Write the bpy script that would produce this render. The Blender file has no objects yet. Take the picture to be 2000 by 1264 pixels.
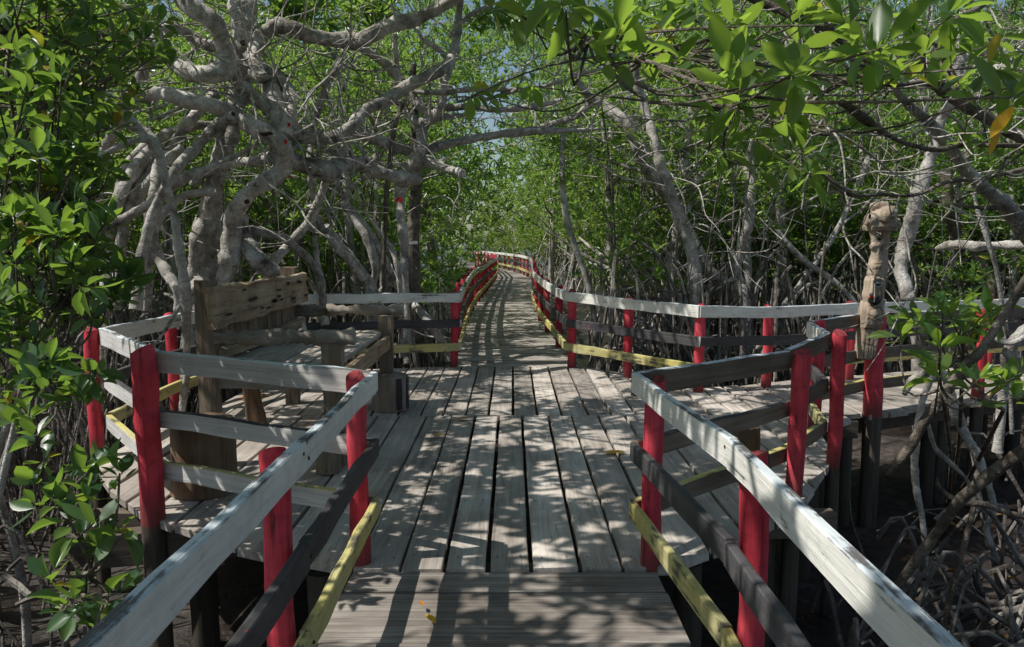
import bpy, math, random
import numpy as np
from mathutils import Vector, Matrix
from mathutils import noise as mnoise

random.seed(7)
RNG = np.random.default_rng(11)
sc = bpy.context.scene
COL = sc.collection

# ------------------------------------------------------------------ camera model
F_PX, PITCH, CAM_H = 1500.0, math.radians(6.16), 1.60
CP, SP = math.cos(PITCH), math.sin(PITCH)

def _ray(u, v):
    a, b = u - 1000.0, 632.0 - v
    return Vector((a, F_PX * CP + b * SP, -F_PX * SP + b * CP))

def P(u, v, y):
    """point of the photographed place seen at (u, v) and standing y metres ahead"""
    d = _ray(u, v)
    k = y / d.y
    return Vector((d.x * k, y, CAM_H + d.z * k))

def G(u, v, z=0.0):
    """point on the level z"""
    d = _ray(u, v)
    k = (z - CAM_H) / d.z
    return Vector((d.x * k, d.y * k, z))

# ------------------------------------------------------------------ node helpers
class NT:
    def __init__(self, name):
        self.m = bpy.data.materials.new(name)
        self.m.use_nodes = True
        self.t = self.m.node_tree
        self.t.nodes.clear()
        self.out = self.n('ShaderNodeOutputMaterial')

    def n(self, typ, **kw):
        nd = self.t.nodes.new(typ)
        for k, v in kw.items():
            setattr(nd, k, v)
        return nd

    def l(self, a, b):
        self.t.links.new(a, b)

    def val(self, sock, v):
        if hasattr(v, 'is_linked') or isinstance(v, bpy.types.NodeSocket):
            self.l(v, sock)
        else:
            sock.default_value = v

    def math(self, op, a, b=0.0, clamp=False):
        nd = self.n('ShaderNodeMath', operation=op, use_clamp=clamp)
        self.val(nd.inputs[0], a)
        self.val(nd.inputs[1], b)
        return nd.outputs[0]

    def noise(self, vec, scale, detail=4, rough=0.55, dist=0.0):
        nd = self.n('ShaderNodeTexNoise')
        self.l(vec, nd.inputs['Vector'])
        nd.inputs['Scale'].default_value = scale
        nd.inputs['Detail'].default_value = detail
        nd.inputs['Roughness'].default_value = rough
        nd.inputs['Distortion'].default_value = dist
        return nd.outputs['Fac']

    def ramp(self, fac, stops, interp='LINEAR'):
        nd = self.n('ShaderNodeValToRGB')
        cr = nd.color_ramp
        cr.interpolation = interp
        while len(cr.elements) > len(stops):
            cr.elements.remove(cr.elements[-1])
        while len(cr.elements) < len(stops):
            cr.elements.new(0.5)
        for e, (p, c) in zip(cr.elements, stops):
            e.position = p
            e.color = (c, c, c, 1) if isinstance(c, (int, float)) else (*c, 1)
        self.l(fac, nd.inputs[0])
        return nd.outputs[0]

    def mix(self, fac, a, b, blend='MIX'):
        nd = self.n('ShaderNodeMix', data_type='RGBA', blend_type=blend)
        self.val(nd.inputs[0], fac)
        for s, v in ((nd.inputs[6], a), (nd.inputs[7], b)):
            if isinstance(v, tuple):
                s.default_value = (*v, 1)
            else:
                self.l(v, s)
        return nd.outputs[2]

    def coords(self, scale, jitter='object'):
        """object coordinates, stretched, shifted per object or per piece"""
        tc = self.n('ShaderNodeTexCoord')
        if jitter == 'object':
            r = self.n('ShaderNodeObjectInfo').outputs['Random']
        else:
            r = self.n('ShaderNodeNewGeometry').outputs['Random Per Island']
        sh = self.n('ShaderNodeCombineXYZ')
        self.l(self.math('MULTIPLY', r, 37.0), sh.inputs[0])
        self.l(self.math('MULTIPLY', r, 91.0), sh.inputs[1])
        self.l(self.math('MULTIPLY', r, 53.0), sh.inputs[2])
        ad = self.n('ShaderNodeVectorMath', operation='ADD')
        self.l(tc.outputs['Object'], ad.inputs[0])
        self.l(sh.outputs[0], ad.inputs[1])
        mp = self.n('ShaderNodeMapping')
        mp.inputs['Scale'].default_value = scale
        self.l(ad.outputs[0], mp.inputs['Vector'])
        return mp.outputs[0], ad.outputs[0], tc.outputs['Object'], r

    def bump(self, h, strength, dist=0.01):
        nd = self.n('ShaderNodeBump')
        nd.inputs['Strength'].default_value = strength
        nd.inputs['Distance'].default_value = dist
        self.l(h, nd.inputs['Height'])
        return nd.outputs[0]

    def finish(self, col, rough=0.8, normal=None, spec=0.3):
        b = self.n('ShaderNodeBsdfPrincipled')
        self.val(b.inputs['Base Color'], (*col, 1) if isinstance(col, tuple) else col)
        self.val(b.inputs['Roughness'], rough)
        b.inputs['Specular IOR Level'].default_value = spec
        if normal is not None:
            self.l(normal, b.inputs['Normal'])
        self.l(b.outputs[0], self.out.inputs[0])
        return self.m

def stretch(axis, along=1.3, across=26.0):
    s = [across] * 3
    s['XYZ'.index(axis)] = along
    return tuple(s)

def m_wood(name, dark, mid, light, axis='X', jitter='object', crack=0.55, var=0.25, across=26.0):
    t = NT(name)
    g, iso, raw, r = t.coords(stretch(axis, 1.1, across), jitter)
    n1 = t.noise(g, 1.0, 6, 0.65, 0.6)
    n2 = t.noise(g, 3.2, 4, 0.7)
    n3 = t.noise(iso, 2.3, 4)
    f = t.math('ADD', t.math('MULTIPLY', n1, 0.55), t.math('MULTIPLY', n3, 0.45))
    c = t.ramp(f, [(0.33, dark), (0.5, mid), (0.68, light)])
    cr = t.ramp(n2, [(0.30, 0.35), (0.42, 1.0)])
    c = t.mix(crack, c, cr, 'MULTIPLY')
    v = t.math('ADD', t.math('MULTIPLY', r, 2 * var), 1.0 - var)
    vc = t.n('ShaderNodeCombineColor')
    for i in range(3):
        t.l(v, vc.inputs[i])
    c = t.mix(1.0, c, vc.outputs[0], 'MULTIPLY')
    h = t.math('ADD', n1, t.math('MULTIPLY', n2, 0.6))
    return t.finish(c, 0.85, t.bump(h, 0.55, 0.006), 0.2)

def m_paint(name, paint, paint2, wood, axis='X', wear=0.45, streak=0.5, rough=0.55, speck=None, below=None, dirt=0.62):
    """weathered paint: streaks and patches of bare wood show through"""
    t = NT(name)
    g, iso, raw, r = t.coords(stretch(axis, 1.6, 30.0))
    n1 = t.noise(g, 1.0, 7, 0.7, 0.3)
    n2 = t.noise(iso, 5.0, 8, 0.65)
    n3 = t.noise(iso, 1.7, 3)
    pc = t.mix(t.ramp(n3, [(0.35, 0.0), (0.65, 1.0)]), paint, paint2)
    pc = t.mix(dirt, pc, t.ramp(n1, [(0.28, 0.3), (0.58, 1.0)]), 'MULTIPLY')
    n6 = t.noise(iso, 14.0, 6, 0.7)
    pc = t.mix(dirt * .65, pc, t.ramp(n6, [(0.36, 0.35), (0.5, 1.0)]), 'MULTIPLY')
    f = t.math('ADD', t.math('MULTIPLY', n1, streak), t.math('MULTIPLY', n2, 1.0 - streak))
    msk = t.ramp(f, [(wear - 0.03, 1.0), (wear + 0.02, 0.0)])
    wc = t.mix(t.ramp(n1, [(0.3, 0.0), (0.7, 1.0)]), tuple(x * 0.45 for x in wood), wood)
    c = t.mix(msk, pc, wc)
    if speck:
        n4 = t.noise(iso, 9.0, 5, 0.7)
        c = t.mix(t.ramp(n4, [(0.66, 0.0), (0.70, 0.8)]), c, speck)
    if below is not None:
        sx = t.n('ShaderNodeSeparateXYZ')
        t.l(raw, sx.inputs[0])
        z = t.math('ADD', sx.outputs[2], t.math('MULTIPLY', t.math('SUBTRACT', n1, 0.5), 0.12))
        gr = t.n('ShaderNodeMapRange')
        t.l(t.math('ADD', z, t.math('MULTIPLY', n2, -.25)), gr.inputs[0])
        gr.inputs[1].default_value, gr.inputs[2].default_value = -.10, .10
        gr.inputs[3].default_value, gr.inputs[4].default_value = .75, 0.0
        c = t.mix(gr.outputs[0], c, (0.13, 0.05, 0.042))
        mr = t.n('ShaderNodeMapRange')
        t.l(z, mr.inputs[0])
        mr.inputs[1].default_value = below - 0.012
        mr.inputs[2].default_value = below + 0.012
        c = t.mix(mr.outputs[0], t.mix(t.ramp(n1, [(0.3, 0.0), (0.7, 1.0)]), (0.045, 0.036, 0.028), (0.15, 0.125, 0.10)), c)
    h = t.math('ADD', t.math('MULTIPLY', n1, 0.7), t.math('MULTIPLY', msk, -0.4))
    return t.finish(c, rough + .1, t.bump(h, 0.9, 0.010), 0.22)

def m_bark(name, dark, mid, light, scale=7.0):
    t = NT(name)
    tc = t.n('ShaderNodeTexCoord')
    o = tc.outputs['Object']
    n1 = t.noise(o, scale, 8, 0.65, 0.4)
    n2 = t.noise(o, 1.6, 4)
    vo = t.n('ShaderNodeTexVoronoi', feature='DISTANCE_TO_EDGE')
    wv = t.n('ShaderNodeVectorMath', operation='ADD')
    nz = t.n('ShaderNodeTexNoise')
    nz.inputs['Scale'].default_value = 5.0
    t.l(o, nz.inputs['Vector'])
    sc_ = t.n('ShaderNodeVectorMath', operation='SCALE')
    t.l(nz.outputs['Color'], sc_.inputs[0])
    sc_.inputs['Scale'].default_value = 0.6
    t.l(o, wv.inputs[0])
    t.l(sc_.outputs[0], wv.inputs[1])
    t.l(wv.outputs[0], vo.inputs['Vector'])
    vo.inputs['Scale'].default_value = scale * 2.6
    ck = t.ramp(vo.outputs['Distance'], [(0.0, 0.35), (0.22, 1.0)])
    f = t.math('ADD', t.math('MULTIPLY', n1, 0.6), t.math('MULTIPLY', n2, 0.4))
    c = t.ramp(f, [(0.36, dark), (0.5, mid), (0.64, light)])
    c = t.mix(0.28, c, ck, 'MULTIPLY')
    n7 = t.noise(o, scale * 1.7, 6, 0.75)
    c = t.mix(t.ramp(n7, [(0.58, 0.0), (0.64, 0.55)]), c, light)
    c = t.mix(t.ramp(n7, [(0.34, 0.6), (0.40, 0.0)]), c, dark)
    n5 = t.noise(o, scale * 4.5, 5, 0.7)
    c = t.mix(0.4, c, t.ramp(n5, [(0.35, 0.45), (0.6, 1.0)]), 'MULTIPLY')
    h = t.math('ADD', n1, t.math('ADD', t.math('MULTIPLY', ck, 0.25), t.math('MULTIPLY', n5, 0.5)))
    return t.finish(c, 0.9, t.bump(h, 0.8, 0.02), 0.15)

def m_leaf(name, cols, trans, amount=0.33, rough=0.35, spec=0.5):
    t = NT(name)
    r = t.n('ShaderNodeNewGeometry').outputs['Random Per Island']
    c = t.ramp(r, cols)
    tc = t.n('ShaderNodeTexCoord')
    n = t.noise(tc.outputs['Object'], 30.0, 3)
    c = t.mix(0.5, c, t.ramp(n, [(0.3, 0.7), (0.7, 1.0)]), 'MULTIPLY')
    b = t.n('ShaderNodeBsdfPrincipled')
    t.l(c, b.inputs['Base Color'])
    b.inputs['Roughness'].default_value = rough
    b.inputs['Specular IOR Level'].default_value = spec
    tr = t.n('ShaderNodeBsdfTranslucent')
    t.l(t.mix(0.6, c, trans), tr.inputs[0])
    mx = t.n('ShaderNodeMixShader')
    mx.inputs[0].default_value = amount
    t.l(b.outputs[0], mx.inputs[1])
    t.l(tr.outputs[0], mx.inputs[2])
    t.l(mx.outputs[0], t.out.inputs[0])
    return t.m

def m_mud():
    t = NT('mud')
    tc = t.n('ShaderNodeTexCoord')
    o = tc.outputs['Object']
    n1 = t.noise(o, 0.9, 6)
    n2 = t.noise(o, 9.0, 8, 0.65)
    f = t.math('ADD', t.math('MULTIPLY', n1, 0.5), t.math('MULTIPLY', n2, 0.5))
    c = t.ramp(f, [(0.35, (0.014, 0.011, 0.009)), (0.52, (0.035, 0.027, 0.022)), (0.7, (0.13, 0.105, 0.09))])
    return t.finish(c, t.ramp(n1, [(0.42, 0.12), (0.56, 0.75)]), t.bump(f, 0.9, 0.08), 0.5)

def m_flat(name, col, rough=0.6):
    t = NT(name)
    tc = t.n('ShaderNodeTexCoord')
    n = t.noise(tc.outputs['Object'], 25.0, 5)
    c = t.mix(0.5, col, t.ramp(n, [(0.3, 0.5), (0.65, 1.0)]), 'MULTIPLY')
    return t.finish(c, rough, t.bump(n, 0.3, 0.004))

GREY_W = (0.27, 0.25, 0.225)
M = {
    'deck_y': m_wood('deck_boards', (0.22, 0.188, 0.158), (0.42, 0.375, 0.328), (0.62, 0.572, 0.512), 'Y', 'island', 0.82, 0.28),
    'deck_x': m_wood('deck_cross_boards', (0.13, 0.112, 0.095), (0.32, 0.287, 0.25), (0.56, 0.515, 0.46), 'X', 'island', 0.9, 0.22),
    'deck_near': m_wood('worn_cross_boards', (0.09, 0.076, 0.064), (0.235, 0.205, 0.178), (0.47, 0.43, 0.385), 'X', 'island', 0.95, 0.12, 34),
    'beam': m_wood('beam_wood', (0.06, 0.05, 0.04), (0.11, 0.09, 0.07), (0.18, 0.15, 0.12), 'X', 'object'),
    'pile': m_wood('pile_wood', (0.045, 0.04, 0.032), (0.085, 0.075, 0.058), (0.14, 0.12, 0.095), 'Z', 'object'),
    'raw_grey': m_wood('rail_grey_wood', (0.36, 0.345, 0.325), (0.60, 0.58, 0.55), (0.76, 0.74, 0.71), 'X', 'object', 0.6, 0.08, 40),
    'raw_brown': m_wood('rail_brown_wood', (0.10, 0.075, 0.055), (0.19, 0.15, 0.11), (0.28, 0.23, 0.18), 'X', 'object'),
    'bench': m_wood('bench_wood', (0.12, 0.08, 0.048), (0.34, 0.255, 0.168), (0.52, 0.42, 0.30), 'Y', 'object', 0.95, 0.12, 20),
    'bench_z': m_wood('bench_post_wood', (0.11, 0.08, 0.055), (0.21, 0.165, 0.12), (0.31, 0.26, 0.20), 'Z', 'object', 0.7, 0.15, 18),
    'bench_x': m_wood('bench_arm_wood', (0.11, 0.095, 0.078), (0.27, 0.24, 0.20), (0.44, 0.40, 0.345), 'X', 'object', 0.95, 0.12, 18),
    'stump': m_wood('stump_wood', (0.07, 0.045, 0.028), (0.15, 0.10, 0.065), (0.25, 0.18, 0.12), 'Z', 'object', 0.8, 0.15, 14),
    'stump_pale': m_wood('pale_stump_wood', (0.12, 0.095, 0.07), (0.27, 0.22, 0.17), (0.42, 0.36, 0.29), 'Z', 'object', 0.8, 0.1, 14),
    'totem': m_wood('carved_wood', (0.13, 0.10, 0.075), (0.34, 0.27, 0.20), (0.54, 0.45, 0.36), 'Z', 'object', 0.8, 0.05, 16),
    'white': m_paint('white_paint', (0.87, 0.86, 0.79), (0.76, 0.745, 0.68), (0.34, 0.31, 0.26), 'X', 0.40, 0.55, dirt=0.28),
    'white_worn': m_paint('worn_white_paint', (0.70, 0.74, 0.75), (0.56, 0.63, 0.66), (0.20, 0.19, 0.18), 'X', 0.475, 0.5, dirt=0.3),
    'black': m_paint('black_paint', (0.060, 0.058, 0.062), (0.10, 0.097, 0.10), (0.24, 0.20, 0.17), 'X', 0.36, 0.5, 0.5, (0.42, 0.05, 0.07)),
    'yellow': m_paint('yellow_paint', (0.62, 0.54, 0.18), (0.52, 0.49, 0.26), (0.20, 0.19, 0.15), 'X', 0.45, 0.45, dirt=0.45),
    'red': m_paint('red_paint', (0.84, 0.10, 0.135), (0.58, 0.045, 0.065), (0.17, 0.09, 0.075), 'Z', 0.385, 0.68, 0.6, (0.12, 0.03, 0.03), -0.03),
    'red_top': m_paint('red_post_top', (0.36, 0.05, 0.06), (0.25, 0.05, 0.05), (0.12, 0.09, 0.07), 'Z', 0.45, 0.4, 0.7),
    'bark': m_bark('grey_bark', (0.09, 0.076, 0.063), (0.43, 0.40, 0.355), (0.78, 0.745, 0.69)),
    'bark_pale': m_bark('pale_bark', (0.12, 0.105, 0.09), (0.44, 0.415, 0.375), (0.78, 0.75, 0.70), 6.0),
    'bark_brown': m_bark('brown_bark', (0.05, 0.04, 0.031), (0.16, 0.135, 0.108), (0.32, 0.28, 0.235), 9.0),
    'root': m_bark('root_bark', (0.075, 0.065, 0.055), (0.19, 0.17, 0.15), (0.42, 0.39, 0.35), 5.0),
    'mud': m_mud(),
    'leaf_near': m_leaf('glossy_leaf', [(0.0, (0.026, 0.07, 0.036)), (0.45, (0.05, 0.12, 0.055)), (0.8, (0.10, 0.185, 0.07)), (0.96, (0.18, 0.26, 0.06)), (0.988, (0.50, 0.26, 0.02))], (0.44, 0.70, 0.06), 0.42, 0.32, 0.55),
    'leaf_lit': m_leaf('lit_leaf', [(0.0, (0.045, 0.105, 0.04)), (0.4, (0.075, 0.16, 0.052)), (0.75, (0.12, 0.215, 0.06)), (0.95, (0.18, 0.27, 0.06)), (0.985, (0.6, 0.28, 0.02))], (0.52, 0.76, 0.07), 0.58, 0.30, 0.55),  # brighter copy of the near leaf; sunlight is put into its colour
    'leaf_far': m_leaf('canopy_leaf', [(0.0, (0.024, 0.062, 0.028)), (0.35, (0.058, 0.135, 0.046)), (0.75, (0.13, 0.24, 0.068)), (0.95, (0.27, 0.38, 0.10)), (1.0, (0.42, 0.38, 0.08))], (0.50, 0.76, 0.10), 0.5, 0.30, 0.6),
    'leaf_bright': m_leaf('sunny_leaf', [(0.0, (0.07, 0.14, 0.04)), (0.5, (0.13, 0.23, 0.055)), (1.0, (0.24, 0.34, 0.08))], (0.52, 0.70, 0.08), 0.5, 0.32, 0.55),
    'dead_leaf': m_leaf('fallen_yellow_leaf', [(0.0, (0.85, 0.50, 0.02)), (1.0, (0.80, 0.42, 0.02))], (0.7, 0.35, 0.03), 0.15, 0.5, 0.3),
    'orange_leaf': m_leaf('fallen_orange_leaf', [(0.0, (0.50, 0.17, 0.02)), (1.0, (0.55, 0.20, 0.03))], (0.6, 0.25, 0.03), 0.15, 0.5, 0.3),
    'litter': m_leaf('litter_leaf', [(0.0, (0.05, 0.03, 0.018)), (0.7, (0.13, 0.08, 0.04)), (0.9, (0.30, 0.18, 0.04)), (1.0, (0.62, 0.36, 0.03))], (0.3, 0.2, 0.05), 0.1, 0.6, 0.2),
    'mark': m_flat('red_mark', (0.55, 0.02, 0.02)),
    'cut': m_flat('rotten_wood', (0.06, 0.03, 0.02), 0.9),
    'rust': m_flat('rusty_bolt', (0.09, 0.04, 0.025), 0.7),
    'groove': m_flat('groove', (0.13, 0.09, 0.06), 0.9),
    'sign': m_flat('sign_board', (0.75, 0.75, 0.72)),
    'eye_white': m_flat('painted_white', (0.6, 0.6, 0.58)),
    'eye_dark': m_flat('painted_black', (0.02, 0.02, 0.022)),
    'lip': m_flat('painted_lip', (0.5, 0.03, 0.03)),
}

# ------------------------------------------------------------------ mesh builder
class MB:
    def __init__(self):
        self.v, self.f, self.mi, self.sm, self.n = [], [], [], [], 0

    def add(self, verts, faces, mi=0, smooth=False):
        o = self.n
        self.v.extend([tuple(p) for p in verts])
        self.n += len(verts)
        for q in faces:
            self.f.append(tuple(i + o for i in q))
            self.mi.append(mi)
            self.sm.append(smooth)

    def box(self, c, s, rot=None, mi=0):
        c = Vector(c)
        vs = []
        for sx in (-1, 1):
            for sy in (-1, 1):
                for sz in (-1, 1):
                    p = Vector((sx * s[0] / 2, sy * s[1] / 2, sz * s[2] / 2))
                    if rot is not None:
                        p = rot @ p
                    vs.append(c + p)
        self.add(vs, [(0, 1, 3, 2), (4, 6, 7, 5), (0, 4, 5, 1), (2, 3, 7, 6), (0, 2, 6, 4), (1, 5, 7, 3)], mi)

    def prism(self, poly_top, z0, z1, mi=0):
        n = len(poly_top)
        vs = [(x, y, z1) for x, y in poly_top] + [(x, y, z0) for x, y in poly_top]
        fs = [tuple(range(n)), tuple(range(2 * n - 1, n - 1, -1))]
        for i in range(n):
            j = (i + 1) % n
            fs.append((i, i + n, j + n, j))
        self.add(vs, fs, mi)

    def tube(self, pts, rad, sides=8, bump=0.0, sub=4, cap_mi=None, mi=0, seed=None, smooth=True, knob=0.0):
        """organic tapered limb through pts (Catmull-Rom), radius per point"""
        rs = random.Random(seed if seed is not None else random.random())
        pts = [Vector(p) for p in pts]
        if sub > 1 and len(pts) > 2:
            np_, nr = [], []
            k = len(pts)
            for i in range(k - 1):
                p0, p1, p2, p3 = pts[max(i - 1, 0)], pts[i], pts[i + 1], pts[min(i + 2, k - 1)]
                for s in range(sub):
                    t = s / sub
                    q = 0.5 * ((2 * p1) + (p2 - p0) * t + (2 * p0 - 5 * p1 + 4 * p2 - p3) * t * t + (3 * p1 - p0 - 3 * p2 + p3) * t ** 3)
                    np_.append(q)
                    nr.append(rad[i] * (1 - t) + rad[i + 1] * t)
            np_.append(pts[-1])
            nr.append(rad[-1])
            pts, rad = np_, nr
        n = len(pts)
        tan = [(pts[min(i + 1, n - 1)] - pts[max(i - 1, 0)]) for i in range(n)]
        tan = [t.normalized() if t.length > 1e-9 else Vector((0, 0, 1)) for t in tan]
        ref = Vector((0, 0, 1)) if abs(tan[0].z) < 0.9 else Vector((1, 0, 0))
        nx = tan[0].cross(ref).normalized()
        vs, fs = [], []
        gn = rs.uniform(0, 50)
        lobes = [(rs.uniform(0, 6.28), rs.uniform(0.3, 1)) for _ in range(3)]
        for i in range(n):
            if i:
                nx = (nx - tan[i] * nx.dot(tan[i]))
                nx = nx.normalized() if nx.length > 1e-6 else tan[i].orthogonal().normalized()
            ny = tan[i].cross(nx)
            ring = 1 + bump * rs.uniform(-0.7, 0.7)
            for k in range(sides):
                a = 2 * math.pi * k / sides
                r = rad[i] * (ring + bump * (0.5 * lobes[0][1] * math.sin(2 * a + lobes[0][0] + i * 0.25) + 0.4 * lobes[1][1] * math.sin(3 * a + lobes[1][0] - i * 0.35)) + bump * rs.uniform(-0.25, 0.25))
                if knob:
                    q0 = (pts[i] + nx * (rad[i] * math.cos(a)) + ny * (rad[i] * math.sin(a)))
                    r *= 1 + knob * (mnoise.noise(q0 * 6.0 + Vector((gn, 0, 0))) + .6 * mnoise.noise(q0 * 19.0))
                vs.append(pts[i] + nx * (r * math.cos(a)) + ny * (r * math.sin(a)))
        for i in range(n - 1):
            for k in range(sides):
                k2 = (k + 1) % sides
                fs.append((i * sides + k, i * sides + k2, (i + 1) * sides + k2, (i + 1) * sides + k))
        self.add(vs, fs, mi, smooth)
        o = self.n - len(vs)
        self.f.append(tuple(o + k for k in range(sides - 1, -1, -1)))
        self.f.append(tuple(o + (n - 1) * sides + k for k in range(sides)))
        self.mi.extend([mi if cap_mi is None else cap_mi] * 2)
        self.sm.extend([False, False])

    def build(self, name, mats, parent=None, matrix=None):
        me = bpy.data.meshes.new(name)
        me.from_pydata(self.v, [], self.f)
        for m in (mats if isinstance(mats, (list, tuple)) else [mats]):
            me.materials.append(m)
        me.polygons.foreach_set('material_index', self.mi)
        me.polygons.foreach_set('use_smooth', self.sm)
        me.update()
        if any(self.sm):
            me.set_sharp_from_angle(angle=math.radians(55))
        return link(name, me, parent, matrix)

def link(name, me, parent=None, matrix=None):
    o = bpy.data.objects.new(name, me)
    COL.objects.link(o)
    if parent is not None:
        o.parent = parent
    if matrix is not None:
        o.matrix_local = matrix
    return o

def thing(name, label, cat, loc=(0, 0, 0), rz=0.0, group=None):
    o = bpy.data.objects.new(name, None)
    COL.objects.link(o)
    o.location = loc
    o.rotation_euler = (0, 0, rz)
    return tag(o, label, cat, group)

def tag(o, label, cat, group=None):
    o['label'], o['category'] = label, cat
    if group:
        o['group'] = group
    return o

def kind(o, k):
    o['kind'] = k
    return o

def copy_tree(o, parent=None):
    c = o.copy()
    COL.objects.link(c)
    if parent is not None:
        c.parent = parent
    for ch in list(o.children):
        copy_tree(ch, c)
    return c

# ------------------------------------------------------------------ leaves in bulk
LEAF_FAR_V = np.array([(0, 0, 0), (-.36, .33, .06), (-.30, .72, .05), (0, 1, -.06), (.30, .72, .05), (.36, .33, .06)])
LEAF_FAR_F = [(0, 3, 2, 1), (0, 5, 4, 3)]
def _near_leaf():
    prof = [(0.0, 0.02), (0.10, 0.05), (0.22, 0.26), (0.42, 0.46), (0.62, 0.50), (0.80, 0.36), (0.93, 0.14), (1.0, 0.0)]
    vs, fs = [], []
    for y, w in prof:
        z = -0.16 * y * y
        vs += [(-w, y, z + 0.20 * w), (-w * .5, y, z + 0.075 * w), (0, y, z), (w * .5, y, z + 0.075 * w), (w, y, z + 0.20 * w)]
    for i in range(len(prof) - 1):
        for k in range(4):
            a = i * 5 + k
            fs.append((a, a + 1, a + 6, a + 5))
    return np.array(vs), fs
LEAF_NEAR_V, LEAF_NEAR_F = _near_leaf()

def leaf_mesh(name, pos, axis, length, width, material, near=False, roll=0.6):
    """one mesh of many leaves: pos (N,3) stalk points, axis (N,3) pointing to the tip"""
    pos, axis = np.asarray(pos, float), np.asarray(axis, float)
    N = len(pos)
    V, Fc = (LEAF_NEAR_V, LEAF_NEAR_F) if near else (LEAF_FAR_V, LEAF_FAR_F)
    ax = axis / np.maximum(np.linalg.norm(axis, axis=1, keepdims=True), 1e-9)
    up = np.tile(np.array([0, 0, 1.0]), (N, 1)) + RNG.normal(0, roll, (N, 3))
    sx = np.cross(ax, up)
    sx /= np.maximum(np.linalg.norm(sx, axis=1, keepdims=True), 1e-9)
    nz = np.cross(sx, ax)
    L = np.broadcast_to(np.asarray(length, float), (N,))[:, None, None]
    W = np.broadcast_to(np.asarray(width, float), (N,))[:, None, None]
    vx, vy, vz = V[:, 0][None, :, None], V[:, 1][None, :, None], V[:, 2][None, :, None]
    if near:
        vz = vz * RNG.uniform(-.6, 2.4, (N, 1, 1))
    pts = pos[:, None, :] + sx[:, None, :] * (vx * W) + ax[:, None, :] * (vy * L) + nz[:, None, :] * (vz * L)
    pts = pts.reshape(-1, 3)
    k = len(Fc[0])
    fa = np.array(Fc)
    faces = (fa[None] + (np.arange(N) * len(V))[:, None, None]).reshape(-1, k)
    me = bpy.data.meshes.new(name)
    me.vertices.add(len(pts))
    me.vertices.foreach_set('co', pts.ravel())
    me.loops.add(faces.size)
    me.loops.foreach_set('vertex_index', faces.ravel().astype(np.int32))
    me.polygons.add(len(faces))
    me.polygons.foreach_set('loop_start', (np.arange(len(faces)) * k).astype(np.int32))
    me.polygons.foreach_set('use_smooth', np.full(len(faces), bool(near)))
    me.update(calc_edges=True)
    me.materials.append(material)
    return me

def rosettes(centers, dirs, per=7, length=0.11, spread=(0.5, 1.35), lvar=0.38):
    """leaf whorls at twig ends -> (pos, axis, lengths)"""
    c, d = np.asarray(centers, float), np.asarray(dirs, float)
    d = d / np.linalg.norm(d, axis=1, keepdims=True)
    N = len(c)
    a = np.cross(d, np.tile([0.31, 0.77, 0.55], (N, 1)))
    a /= np.linalg.norm(a, axis=1, keepdims=True)
    b = np.cross(d, a)
    ph = RNG.uniform(0, 6.28, N)[:, None] + (np.arange(per) * 2.4)[None] + RNG.normal(0, 0.25, (N, per))
    th = np.linspace(spread[0], spread[1], per)[None] + RNG.normal(0, 0.16, (N, per))
    ax = (d[:, None] * np.cos(th)[..., None] + (a[:, None] * np.cos(ph)[..., None] + b[:, None] * np.sin(ph)[..., None]) * np.sin(th)[..., None])
    ln = length * (1 + RNG.uniform(-lvar, lvar, (N, per)))
    pos = c[:, None] + ax * 0.012 - d[:, None] * (np.linspace(0, 0.035, per)[None, :, None])
    return pos.reshape(-1, 3), ax.reshape(-1, 3), ln.ravel()

# ------------------------------------------------------------------ world, sun, camera
SUN_DIR = Vector((-0.65, -0.16, 0.957)).normalized()          # towards the sun
elev = math.asin(SUN_DIR.z)
w = bpy.data.worlds.new("World")
sc.world = w
w.use_nodes = True
wn = w.node_tree
bg = wn.nodes.get('Background') or wn.nodes.new('ShaderNodeBackground')
sky = wn.nodes.new('ShaderNodeTexSky')
sky.sky_type = 'NISHITA'
sky.sun_disc = False
sky.sun_elevation = elev
sky.sun_rotation = math.atan2(SUN_DIR.x, SUN_DIR.y)
sky.air_density, sky.dust_density, sky.ozone_density = 1.0, 1.2, 0.8
tint = wn.nodes.new('ShaderNodeMix')
tint.data_type, tint.blend_type = 'RGBA', 'MULTIPLY'
tint.inputs[0].default_value = 1.0
tint.inputs[7].default_value = (1.0, 1.03, 0.98, 1)
wn.links.new(sky.outputs[0], tint.inputs[6])
wn.links.new(tint.outputs[2], bg.inputs[0])
bg.inputs[1].default_value = 0.10

ld = bpy.data.lights.new('sun', 'SUN')
ld.energy, ld.angle, ld.color = 5.0, math.radians(0.5), (1.0, 0.96, 0.90)
lo = bpy.data.objects.new('sun', ld)
COL.objects.link(lo)
lo.rotation_euler = SUN_DIR.to_track_quat('Z', 'Y').to_euler()

cd = bpy.data.cameras.new('camera')
co = bpy.data.objects.new('camera', cd)
COL.objects.link(co)
co.location = (0, 0, CAM_H)
co.rotation_euler = (math.pi / 2 - PITCH, 0, 0)
cd.sensor_fit, cd.sensor_width, cd.lens = 'HORIZONTAL', 36.0, 36.0 * F_PX / 2000.0
cd.clip_start, cd.clip_end = 0.05, 800.0
sc.camera = co
sc.view_settings.view_transform = 'Standard'
sc.view_settings.look = 'None'
sc.view_settings.exposure = 0
sc.render.engine = 'CYCLES'
cy = sc.cycles
cy.max_bounces, cy.diffuse_bounces, cy.glossy_bounces, cy.transmission_bounces, cy.transparent_max_bounces = 5, 3, 2, 3, 4
cy.use_denoising = True
cy.caustics_reflective = cy.caustics_refractive = False

MUD_Z = -1.1
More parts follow.
